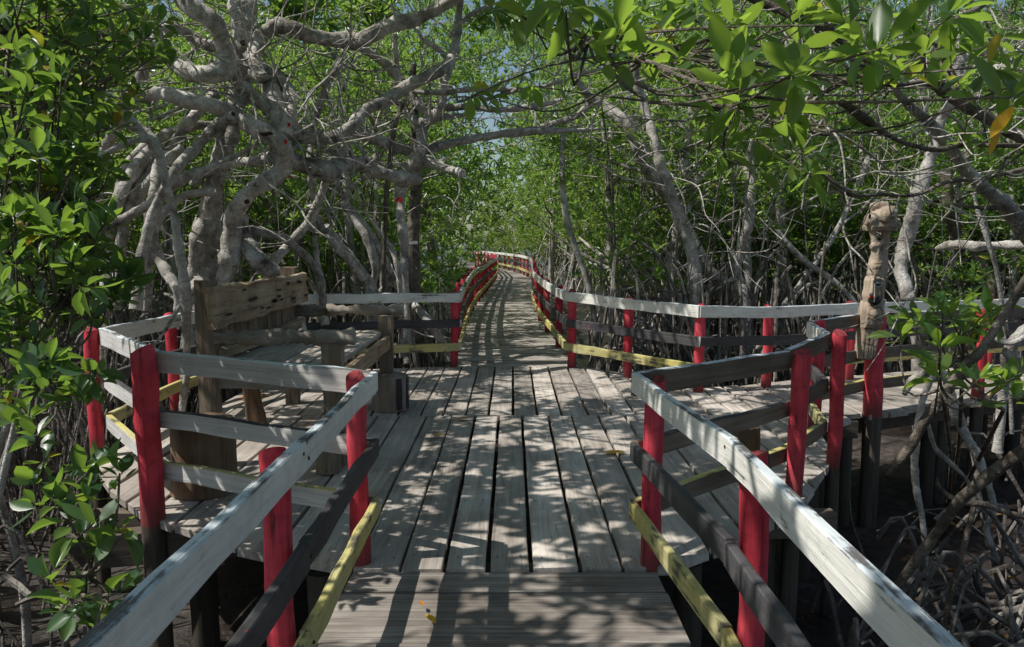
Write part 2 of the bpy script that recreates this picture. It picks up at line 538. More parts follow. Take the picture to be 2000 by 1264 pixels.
# ------------------------------------------------------------------ ground
def ground():
    xs = np.concatenate([np.linspace(-400, -30, 8), np.linspace(-24, 24, 97), np.linspace(30, 400, 8)])
    ys = np.concatenate([np.linspace(-100, -8, 6), np.linspace(-6, 34, 81), np.linspace(40, 500, 10)])
    vs, fs = [], []
    for y in ys:
        for x in xs:
            z = MUD_Z + 0.07 * math.sin(x * 1.3 + 0.7 * y) * math.cos(y * 0.9 - x * 0.4) + 0.04 * math.sin(3.1 * x + 1.7 * y) + random.uniform(-0.03, 0.03)
            vs.append((x, y, z))
    n = len(xs)
    for j in range(len(ys) - 1):
        for i in range(n - 1):
            a = j * n + i
            fs.append((a, a + 1, a + n + 1, a + n))
    m = MB()
    m.add(vs, fs, 0, True)
    kind(m.build('ground', M['mud']), 'structure')
ground()

# ------------------------------------------------------------------ boardwalk layout
A_ = G(703, 1096); B_ = G(300, 1012); C_ = G(190, 890); D_ = G(343, 802); F_ = Vector((-2.55, 9.2, 0)); E_ = G(887, 716)
G_ = G(1268, 1100); H_ = G(1550, 968); I_ = G(1628, 905); J_ = G(1590, 836); T_ = G(1703, 806); N_ = G(1908, 778)
L_ = G(1116, 717); R1 = G(1225, 737); R2 = G(1364, 765); R3 = G(1497, 756); R4 = G(1657, 740); R5 = Vector((6.1, 9.75, 0)); R6 = Vector((8.2, 10.6, 0))
N2 = Vector((7.0, 8.75, 0)); N3 = Vector((9.2, 9.6, 0))

def curve_pts(px):
    return [G(u, v) for u, v in px]
far_left_edge = [E_] + curve_pts([(899, 661), (911, 627), (927, 597), (951, 568), (970, 542), (962, 530), (928, 521)])
far_right_edge = [L_] + curve_pts([(1093, 680), (1073, 654), (1057, 630), (1046, 604), (1044, 573), (1041, 546), (1018, 534), (977, 523.5), (940, 517)])

def resample(pts, step):
    out, acc = [pts[0].copy()], 0.0
    for a, b in zip(pts[:-1], pts[1:]):
        L = (b - a).length
        t = step - acc
        while t <= L:
            out.append(a + (b - a) * (t / L))
            t += step
        acc = (acc + L) % step
    return out

def poly_y(pts, x):
    for a, b in zip(pts[:-1], pts[1:]):
        x0, x1 = a[0], b[0]
        if min(x0, x1) - 1e-6 <= x <= max(x0, x1) + 1e-6 and abs(x1 - x0) > 1e-6:
            return a[1] + (b[1] - a[1]) * (x - x0) / (x1 - x0)
    return None

def platform():
    root = bpy.data.objects.new('boardwalk_platform', None)
    COL.objects.link(root)
    kind(root, 'structure')
    lo_e = [(-3.14, 6.5), (-3.12, 5.6), (-2.72, 4.95), (-2.12, 4.33), (-1.4, 3.86), (-0.80, 3.62), (0.76, 3.62), (1.25, 3.98), (1.72, 4.45), (2.15, 5.15), (2.42, 5.62), (2.62, 6.4), (3.3, 7.04)]
    hi_e = [(-3.14, 6.5), (-3.06, 7.2), (-2.68, 9.3), (-0.80, 9.74), (0.84, 9.74), (1.40, 9.10), (2.02, 8.22), (2.86, 8.55), (3.3, 8.75)]
    m = MB()
    rr = random.Random(5)
    for row, (ya, yb) in enumerate(((0, 6.93), (6.94, 99))):
        x = -3.13 + (0.0 if row else 0.07)
        while x < 3.28:
            w_ = rr.uniform(0.205, 0.25)
            x1 = min(x + w_, 3.29)
            g = rr.uniform(0.014, 0.034)
            xa, xb = x + g / 2, x1 - g / 2
            l0, l1, h0, h1 = poly_y(lo_e, xa), poly_y(lo_e, xb), poly_y(hi_e, xa), poly_y(hi_e, xb)
            if None not in (l0, l1, h0, h1):
                e0, e1 = rr.uniform(-.018, .018), rr.uniform(-.018, .018)
                l0, l1 = max(l0 + e0, ya), max(l1 + e0, ya)
                h0, h1 = min(h0 + e1, yb + (e1 * .4 if yb < 50 else 0)), min(h1 + e1, yb + (e1 * .4 if yb < 50 else 0))
                if h0 - l0 > 0.08 and h1 - l1 > 0.08:
                    zt = rr.uniform(-0.006, 0.004)
                    tl = rr.uniform(-0.004, 0.004)
                    nseg = 10
                    vs, fs = [], []
                    for s in range(nseg + 1):
                        t = s / nseg
                        wj = rr.uniform(-.003, .003)
                        ya_, yb_ = l0 + (h0 - l0) * t, l1 + (h1 - l1) * t
                        cz = rr.uniform(-.0015, .0015)
                        vs += [(xa + wj, ya_, zt - tl + cz - .004), (xa + wj + .006, ya_, zt - tl + cz), (xb + wj - .006, yb_, zt + tl + cz), (xb + wj, yb_, zt + tl + cz - .004), (xb + wj, yb_, zt - .045), (xa + wj, ya_, zt - .045)]
                    for s in range(nseg):
                        a = s * 6
                        for k in range(6):
                            k2 = (k + 1) % 6
                            fs.append((a + k, a + k2, a + 6 + k2, a + 6 + k))
                    fs.append((5, 4, 3, 2, 1, 0))
                    b_ = nseg * 6
                    fs.append(tuple(b_ + k for k in range(6)))
                    m.add(vs, fs)
                    for yn in (3.76, 4.62, 6.0, 6.86, 7.02, 8.6, 9.55):
                        if max(l0, l1) + .03 < yn < min(h0, h1) - .03:
                            for fx in (.2, .8):
                                cx, cy_ = xa + (xb - xa) * fx + rr.uniform(-.015, .015), yn + rr.uniform(-.012, .012)
                                cz = zt + tl * (2 * fx - 1) + .0022
                                m.add([(cx + .0065 * math.cos(a_ * 1.047), cy_ + .0065 * math.sin(a_ * 1.047), cz) for a_ in range(6)], [(0, 1, 2, 3, 4, 5)], 1)
            x = x1
    m.build('deck', [M['deck_y'], M['rust']], root)
    # joists and piles below
    def beam(p, q, s=(0.10, 0.16), name='joist'):
        p, q = Vector(p), Vector(q)
        d = q - p
        b = MB()
        b.box((0, 0, 0), (d.length, s[0], s[1]))
        mat = Matrix.Translation((p + q) / 2) @ d.to_track_quat('X', 'Z').to_matrix().to_4x4()
        return b.build(name, M['beam'], root, mat)
    beam((-2.62, 4.62, -.15), (2.0, 4.62, -.15))
    beam((-2.55, 4.28, -.19), (-1.2, 4.52, -.16), (.12, .19))
    beam((-3.0, 6.0, -.14), (2.5, 6.0, -.14))
    beam((-3.0, 6.98, -.14), (3.2, 7.0, -.14))
    beam((-2.5, 8.6, -.14), (1.9, 8.6, -.14))
    beam((-.74, 3.75, -.13), (.72, 3.75, -.13))
    for (x, y, r) in ((-2.0, 4.75, .09), (-1.05, 4.1, .10), (1.0, 4.2, .08), (1.62, 4.75, .07), (2.35, 6.0, .07), (-2.7, 5.9, .08), (2.85, 6.95, .10), (3.12, 7.02, .06), (-.2, 5.5, .09), (.9, 7, .09), (-2.3, 8.4, .08), (1.7, 8.1, .08)):
        b = MB()
        b.tube([(0, 0, 0), (0.01, 0, -.6), (0, .01, -1.2)], [r, r, r * 1.05], 8, .05)
        b.build('pile', M['pile'], root, Matrix.Translation((x, y, -.22)))
platform()

def cross_deck(name, left, right, step, label_mat, zt=-0.008):
    """walkway of cross boards between two edges, list of matching points"""
    root = bpy.data.objects.new(name, None)
    COL.objects.link(root)
    kind(root, 'structure')
    m = MB()
    rr = random.Random(3)
    n = len(left)
    # arc length of the mid line
    for i in range(n - 1):
        la, lb, ra, rb = left[i], left[i + 1], right[i], right[i + 1]
        L = (((la + ra) - (lb + rb)) / 2).length
        k = max(1, round(L / step))
        for s in range(k):
            t0, t1 = s / k, (s + 1) / k
            g = rr.uniform(0.008, 0.016) / L
            t1g = t1 - g
            ov = rr.uniform(-.03, .03)
            a, b = la.lerp(lb, t0), la.lerp(lb, t1g)
            c, d = ra.lerp(rb, t1g), ra.lerp(rb, t0)
            u = (d - a).normalized() * (0.05 + ov)
            z = zt + rr.uniform(-.005, .004)
            pts = [a - u, d + u, c + u, b - u]
            mid0, mid1 = (pts[0] + pts[1]) / 2, (pts[3] + pts[2]) / 2
            poly = []
            for (e0, e1) in ((pts[0], pts[1]), (pts[2], pts[3])):
                for j in range(8):
                    q_ = e0.lerp(e1, j / 7)
                    poly.append(Vector((q_.x, q_.y + rr.uniform(-.002, .002), 0)))
            m.prism([(p.x, p.y) for p in poly], z - .045, z)
    m.build('deck', label_mat, root)
    for e in (0.12, 0.88):
        b = MB()
        pl = [l_.lerp(r_, e) for l_, r_ in zip(left, right)]
        for p, q in zip(pl[:-1], pl[1:]):
            d = q - p
            b.box(((p.x + q.x) / 2, (p.y + q.y) / 2, zt - .14), (d.length + .02, .09, .17), d.to_track_quat('X', 'Z').to_matrix())
        b.build('stringer', M['beam'], root)
    return root

def pair_edges(le, re, n):
    def at(pts, t):
        Ls = [(b - a).length for a, b in zip(pts[:-1], pts[1:])]
        s = t * sum(Ls)
        for a, b, L in zip(pts[:-1], pts[1:], Ls):
            if s <= L:
                return a.lerp(b, s / L)
            s -= L
        return pts[-1].copy()
    return [at(le, i / n) for i in range(n + 1)], [at(re, i / n) for i in range(n + 1)]

_by = [3.605, 3.385, 2.93, 2.66, 2.22, 1.78, 1.4, .95, .5, .05, -.4, -.85, -1.3]
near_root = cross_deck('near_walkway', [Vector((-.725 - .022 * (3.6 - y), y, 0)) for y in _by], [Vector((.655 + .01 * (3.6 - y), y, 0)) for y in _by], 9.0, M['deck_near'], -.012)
# far walkway: same parameter along both edges
yl = np.array([p.y for p in far_left_edge[:6]]); xl = np.array([p.x for p in far_left_edge[:6]])
yr = np.array([p.y for p in far_right_edge[:7]]); xr = np.array([p.x for p in far_right_edge[:7]])
ysamp = np.arange(9.75, 34.0, 1.0)
fl = [Vector((float(np.interp(y, yl, xl)), float(y), 0)) for y in ysamp]
fr = [Vector((float(np.interp(y, yr, xr)), float(y), 0)) for y in ysamp]
fl += [Vector((-1.6, 38.5, 0)), Vector((-2.6, 46.0, 0)), Vector((-7, 60, 0))]
fr += [Vector((0.55, 40, 0)), Vector((-0.7, 46.5, 0)), Vector((-3, 62, 0))]
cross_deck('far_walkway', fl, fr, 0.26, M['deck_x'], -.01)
sl, sr = [Vector((3.31, 7.02, 0)), Vector((4.75, 7.72, 0)), N2, N3], [Vector((3.31, 8.78, 0)), Vector((4.15, 9.05, 0)), R5, R6]
side_root = cross_deck('side_walkway', sl, sr, 0.21, M['deck_x'], -.006)
for (x, y) in ((4.3, 7.75), (4.45, 7.8), (5.6, 8.4)):
    b = MB()
    b.tube([(0, 0, 0), (0, .01, -.6), (0, 0, -1.2)], [.075, .075, .08], 8, .05)
    b.build('pile', M['pile'], side_root, Matrix.Translation((x, y, -.2)))

# ------------------------------------------------------------------ railings
def post_mesh(parent, x, y, top, r, seed, flare=False):
    rs = random.Random(seed)
    m = MB()
    zs = [MUD_Z - .2, -.5, 0, .2, .4, .6, .8, top - .012, top]
    zs = [z for z in zs if z < top - .02 or z >= top - .012]
    pts = [(rs.uniform(-.006, .006), rs.uniform(-.006, .006), z) for z in zs]
    rad = [r * rs.uniform(.95, 1.05) for _ in zs]
    rad[-1] = r * .93
    m.tube(pts, rad, 16, .085, 1, cap_mi=1, seed=seed)
    o = m.build('post', [M['red'], M['red_top']], parent, Matrix.Translation((x, y, 0)) @ Matrix.Rotation(rs.uniform(-.012, .012), 4, 'X') @ Matrix.Rotation(rs.uniform(-.015, .015), 4, 'Y'))
    return o

def rail_mesh(name, parent, p, q, h, t, side, paint, raw, seed, ext=0.0, bow=0.0):
    """board on edge from p to q (top edge centre line); painted on the walkway side, the top and ends"""
    rs = random.Random(seed)
    d = q - p
    L = d.length + ext
    n = max(4, int(L / .22))
    m = MB()
    vs, fs, mi = [], [], []
    bev = .005
    for i in range(n + 1):
        x = -L / 2 + L * i / n
        jt, jb, js = rs.uniform(-.006, .005), rs.uniform(-.006, .006), rs.uniform(-.004, .004) + bow * (1 - (2 * i / n - 1) ** 2)
        y0, y1 = -t / 2 + js, t / 2 + js
        vs += [(x, y0, -h + jb), (x, y0, jt - bev), (x, y0 + bev, jt), (x, y1 - bev, jt), (x, y1, jt - bev), (x, y1, -h + jb)]
    inner_is_pos = side > 0
    for i in range(n):
        a = i * 6
        for k in range(6):
            k2 = (k + 1) % 6
            fs.append((a + k, a + 6 + k, a + 6 + k2, a + k2))
            # k=0 side y0, k=4 side y1, k=5 bottom
            face_inner = (k == 4 and inner_is_pos) or (k == 0 and not inner_is_pos)
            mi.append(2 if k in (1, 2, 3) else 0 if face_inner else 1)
    fs += [(0, 1, 2, 3, 4, 5), tuple(n * 6 + k for k in (5, 4, 3, 2, 1, 0))]
    mi += [1, 1]
    m.add(vs, fs)
    m.mi = mi
    xd = d.normalized()
    yd = Vector((0, 0, 1)).cross(xd).normalized()
    zd = xd.cross(yd)
    mat = Matrix((xd, yd, zd)).transposed().to_4x4()
    mat.translation = (p + q) / 2
    return m.build(name, [paint, raw, M['white_worn'] if paint == M['white'] else paint], parent, mat)

def inner_line(pts, side, off):
    out = []
    n = len(pts)
    for i in range(n):
        ns = []
        for a, b in ((i - 1, i), (i, i + 1)):
            if a < 0 or b >= n:
                continue
            d = (pts[b] - pts[a])
            d.z = 0
            d.normalize()
            ns.append(Vector((-d.y, d.x, 0)) * side)
        nn = sum(ns, Vector()) / len(ns)
        k = nn.length_squared
        out.append(pts[i] + nn * (off / max(k, .35)))
    return out

def railing(label, pts, inner, hs, i0, i1, side, raw, radii, post_from=0, post_to=None, post_h=None, group=None, hmid=.617, hbot=.315, skip_post=(), sections=(.12, .10, .10), t=.042, seed=1, bolts=False):
    root = thing('railing', label, 'railing', pts[i0], 0, group)
    inv = -Vector(pts[i0])
    for i in range(i0 + post_from, (i1 if post_to is None else i0 + post_to) + 1):
        if i in skip_post:
            continue
        h = (post_h or {}).get(i, hs[i] - .004)
        post_mesh(root, pts[i].x + inv.x, pts[i].y + inv.y, h, radii.get(i, radii.get('d', .055)), seed * 100 + i)
    for i in range(i0, i1):
        a, b = inner[i] + inv, inner[i + 1] + inv
        for nm, fr_, hh, mt in (('top_rail', 1.0, sections[0], M['white']), ('middle_rail', hmid / .957, sections[1], M['black']), ('bottom_rail', hbot / .957, sections[2], M['yellow'])):
            p = Vector((a.x, a.y, hs[i] * fr_))
            q = Vector((b.x, b.y, hs[i + 1] * fr_))
            rail_mesh(nm, root, p, q, hh, t, side, mt, raw, seed * 1000 + i * 10 + len(nm), .0 if nm == 'top_rail' else -.004)
    if bolts:
        for i in range(i0, i1 + 1):
            dv = inner[i] - pts[i]
            dv.z = 0
            dv.normalize()
            al = Vector((-dv.y, dv.x, 0))
            if not 0 < i < len(pts) - 1:
                continue
            e0, e1 = (pts[i] - pts[i - 1]).normalized(), (pts[i + 1] - pts[i]).normalized()
            if e0.dot(e1) < .985:
                continue
            for fr_, hh in ((1.0, sections[0]), (hmid / .957, sections[1]), (hbot / .957, sections[2])):
                for sgn in (-1, 1):
                    c = inner[i] + inv + dv * (t / 2 + 0.0) + al * (.030 * sgn)
                    c.z = hs[i] * fr_ - hh * (.5 + .16 * sgn)
                    m = MB()
                    m.tube([c - dv * .03, c + dv * .003], [.0065, .0065], 8, 0, 1)
                    m.build('bolt', M['rust'], root)
    return root

# left boundary, walking away from the camera: inside is on the right (side -1)
def zh(u, v, y):
    return P(u, v, y).z
left_pts = [Vector((-.765, -.9, 0)), Vector((-.765, .7, 0)), Vector((-.76, 2.42, 0)), A_, B_, C_, D_, F_, E_]
left_h = [.955, .955, .957, .957, .972, zh(190, 641, C_.y), zh(343, 612, D_.y), zh(560, 574, 9.2), zh(887, 571, E_.y)]
fle = resample(far_left_edge, 1.35)[1:]
fle = [p for p in fle if p.y < 60]
nl = len(left_pts)
left_pts += fle
left_h += [.93 - .02 * math.sin(i) for i in range(len(fle))]
LIN = inner_line(left_pts, -1, .055 + .022)
railing('nearest left railing, chipped white top rail running out of frame beside the cross boards', left_pts, LIN, left_h, 0, 3, -1, M['raw_grey'], {'d': .046}, 0, 2, {2: .925, 1: .9}, sections=(.098, .088, .085), t=.036, seed=1, bolts=True)
railing('left railing around the bench, pale bare wood outside, with thick red corner posts', left_pts, LIN, left_h, 3, 8, -1, M['raw_grey'], {'d': .052, 4: .068, 3: .05, 5: .05, 8: .048}, 0, None, {4: .985, 3: .94}, seed=2, bolts=True)
railing('left railing of the long walkway, with closely set red posts, leading into the distance', left_pts, LIN, left_h, 8, len(left_pts) - 1, -1, M['raw_grey'], {'d': .05}, 1, None, None, seed=3)

# right boundary: inside is on the left (side +1)
right_pts = [Vector((.775, -.9, 0)), Vector((.775, .7, 0)), Vector((.80, 2.45, 0)), G_, H_, I_, J_]
right_h = [.955, .955, .957, .957, zh(1555, 686, H_.y), zh(1628, 650, I_.y), zh(1592, 629, J_.y)]
RIN = inner_line(right_pts, 1, .055 + .022)
railing('nearest right railing, glaring white top rail running out of frame beside the cross boards', right_pts, RIN, right_h, 0, 3, 1, M['raw_brown'], {'d': .046, 2: .048}, 0, 2, {2: .905, 1: .9}, sections=(.098, .088, .085), t=.036, seed=4, bolts=True)
railing('right railing of the platform, brown outside, angling round to the side walkway corner', right_pts, RIN, right_h, 3, 6, 1, M['raw_brown'], {'d': .05, 3: .048, 4: .053, 5: .048, 6: .055}, 0, None, {3: .935}, seed=5, bolts=True)
side_pts = [J_, T_, N_ if N_.x > 4 else Vector((4.6, 7.6, 0)), N2, N3]
side_h = [right_h[-1], zh(1700, 612, T_.y), zh(1908, 604, side_pts[2].y), .9, .9]
SIN = inner_line(side_pts, 1, .077)
railing('near railing of the side walkway, behind the leafy shrub and carving', side_pts, SIN, side_h, 0, 4, 1, M['raw_brown'], {'d': .055, 1: .085, 2: .06}, 1, None, {1: .93}, seed=6)

# back boundary, coming from the far end towards the camera then out to the right: inside on the right
fre = resample(far_right_edge, 1.9)[1:]
back = list(reversed(fre)) + [L_, R1, R2, R3, R4, R5, R6]
nb = len(fre)
back_h = [.92] * nb + [zh(1115, 569, L_.y), zh(1225, 582, R1.y), zh(1364, 596, R2.y), zh(1497, 598, R3.y), zh(1657, 591, R4.y), zh(1850, 584, R5.y), .9]
BIN = inner_line(back, -1, .077)
railing('right railing of the long walkway, white topped, curving into the distance', back, BIN, back_h, 0, nb, -1, M['raw_grey'], {'d': .052}, 0, nb - 1, None, seed=7)
railing('back railing between the platform and the root thicket, continuing behind the carving', back, BIN, back_h, nb, len(back) - 1, -1, M['raw_grey'], {'d': .055, nb: .055}, 0, None, None, seed=8)

# ------------------------------------------------------------------ bench and stumps
def rough_box(mat, c, s, axis=0, seg=10, j=.008, name='part', parent=None, seed=0, rot=None, mi=0):
    """hand-cut timber: box along axis with uneven faces"""
    rs = random.Random(seed)
    order = {0: (0, 1, 2), 1: (1, 0, 2), 2: (2, 0, 1)}[axis]
    L, a, b = s[order[0]], s[order[1]], s[order[2]]
    m = MB()
    vs, fs = [], []
    prof = [(-.5, -.5), (-.5, -.17), (-.5, .17), (-.5, .5), (-.17, .5), (.17, .5), (.5, .5), (.5, .17), (.5, -.17), (.5, -.5), (.17, -.5), (-.17, -.5)]
    np_ = len(prof)
    ph = [rs.uniform(0, 6.28) for _ in range(np_)]
    for i in range(seg + 1):
        t = -L / 2 + L * i / seg
        for k, (pa, pb) in enumerate(prof):
            corner = .94 if abs(pa) == .5 and abs(pb) == .5 else 1.0
            va = pa * a * corner + j * (math.sin(t * 7 + ph[k]) * .7 + rs.uniform(-.6, .6))
            vb = pb * b * corner + j * (math.cos(t * 6 + ph[k]) * .7 + rs.uniform(-.6, .6))
            p = [0, 0, 0]
            p[order[0]], p[order[1]], p[order[2]] = t + (rs.uniform(-j, j) if i in (0, seg) else 0), va, vb
            vs.append(tuple(p))
    for i in range(seg):
        for k in range(np_):
            k2 = (k + 1) % np_
            fs.append((i * np_ + k, i * np_ + k2, (i + 1) * np_ + k2, (i + 1) * np_ + k))
    fs += [tuple(range(np_ - 1, -1, -1)), tuple(seg * np_ + k for k in range(np_))]
    m.add(vs, fs)
    mt = Matrix.Translation(c)
    if rot is not None:
        mt = mt @ rot.to_4x4()
    o = m.build(name, mat, parent, mt)
    return o

def bench():
    r = thing('bench', 'broad rustic driftwood bench with holed plank backrest and log arms', 'bench', (-1.7, 6.3, 0))
    o = Vector((-1.7, 6.3, 0))
    def bx(name, c, s, axis, mat, seed, j=.006, seg=10, rot=None):
        return rough_box(mat, Vector(c) - o, s, axis, seg, j, name, r, seed, rot)
    yn, yf = 5.36, 7.45
    # back posts, front legs
    bx('back_post', (-2.14, yn, .66), (.13, .11, 1.33), 2, M['bench_z'], 1)
    bx('back_post', (-2.16, yf, .67), (.13, .11, 1.35), 2, M['bench_z'], 2)
    bx('leg', (-1.26, yn, .44), (.14, .12, .88), 2, M['bench_z'], 3)
    bx('leg', (-1.22, yf - .05, .44), (.13, .11, .88), 2, M['bench_z'], 4)
    # backrest plank, tall and pierced by worm holes
    bk = bx('backrest', (-2.05, 6.38, 1.14), (.07, 2.36, .29), 1, M['bench'], 5, .010, 26)
    rs = random.Random(4)
    for k in range(17):
        hh = MB()
        L, W = rs.uniform(.03, .075), rs.uniform(.009, .018)
        hh.add([(0, L * math.cos(a), W * math.sin(a)) for a in [i * math.pi / 5 for i in range(10)]], [tuple(range(10))])
        hh.build('worm_hole', M['eye_dark'], bk, Matrix.Translation((.0475, rs.uniform(-1.1, 1.1), rs.uniform(-.11, .11))))
    y = yn + .08
    k = 0
    while y < yf - .05:
        wd = rs.uniform(.07, .12)
        bx('back_slat', (-2.12 + rs.uniform(-.012, .012), y + wd / 2, .87), (.03, wd - .008, .34), 2, M['bench_z'], 20 + k, .004, 5)
        y += wd
        k += 1
    bx('back_rail', (-2.07, 6.4, .80), (.06, 2.1, .08), 1, M['bench'], 6, .008)
    # seat planks along the bench, aprons
    for i in range(4):
        bx('seat_plank', (-2.0 + .215 * i, 6.4, .705 + rs.uniform(-.004, .004)), (.20, 2.16, .05), 1, M['deck_y'], 40 + i, .003, 12)
    bx('apron', (-1.20, 6.4, .625), (.05, 1.98, .13), 1, M['bench'], 7, .006, 14)
    bx('apron', (-1.70, yn + .02, .62), (.76, .05, .13), 0, M['bench_x'], 8, .006)
    bx('apron', (-1.70, yf - .02, .62), (.76, .05, .13), 0, M['bench_x'], 9, .006)
    # log arms
    for yy, x0, x1, z in ((yn - .02, -2.08, -1.10, .925), (yf, -2.10, -1.06, .925)):
        m = MB()
        n = 9
        pts = [(x0 + (x1 - x0) * i / (n - 1), rs.uniform(-.008, .008), rs.uniform(-.006, .006)) for i in range(n)]
        m.tube(pts, [.05 * rs.uniform(.78, 1.12) for _ in range(n)], 14, .34, 4)
        m.build('armrest', M['bench_x'], r, Matrix.Translation(Vector((0, yy, z)) - Vector((o.x, o.y, 0))))
bench()

def stump(label, x, y, r, h, seed, square=False, parts=None, mat='stump'):
    rs = random.Random(seed)
    m = MB()
    zs = [0.004, h * .25, h * .5, h * .75, h - .012, h]
    m.tube([(0, 0, z) for z in zs], [r * 1.04, r, r * .98, r * 1.0, r, r * .95], 20, .035, 1, seed=seed)
    o = m.build('stump', M[mat], None, Matrix.Translation((x, y, 0)))
    return tag(o, label, 'stump', None)
s0 = G(383, 978)
stump('large dark round stump right behind the thick red corner post', s0.x - .02, s0.y + .2, .20, .47, 1)
s1 = G(757, 806)
st1 = stump('short stump with painted vertical stripes at the far front end of the bench', s1.x, s1.y + .15, .175, .335, 2, mat='stump_pale')
for k, (a, c) in enumerate(((-.95, (.04, .04, .045)), (-.62, (.30, .22, .24)), (-.30, (.03, .03, .035)), (-.02, (.16, .24, .24)))):
    m = MB()
    vs = []
    aa = [a - .13, a, a + .13]
    for ang in aa:
        for z in (.02, .32):
            vs.append((.188 * math.cos(ang), .188 * math.sin(ang), z))
    m.add(vs, [(0, 2, 3, 1), (2, 4, 5, 3)], 0, True)
    m.build('painted_stripe', m_flat('stripe_paint_%d' % k, c), st1)
s2 = G(636, 930)
stump('small low stump standing at the near front leg of the bench', s2.x, s2.y + .10, .085, .19, 3, mat='stump_pale')
s3 = G(1440, 925)
stump('cut brown stump on the deck beyond the right white rail', s3.x + .07, s3.y + .10, .11, .31, 4)
m = MB()
m.tube([(0, 0, .012), (-.06, .02, .25), (-.10, .05, .58)], [.09, .075, .06], 12, .12, 4)
tag(m.build('log', M['stump'], None, Matrix.Translation((-2.05, 6.15, 0))), 'dark leaning log stub under the bench seat', 'log')

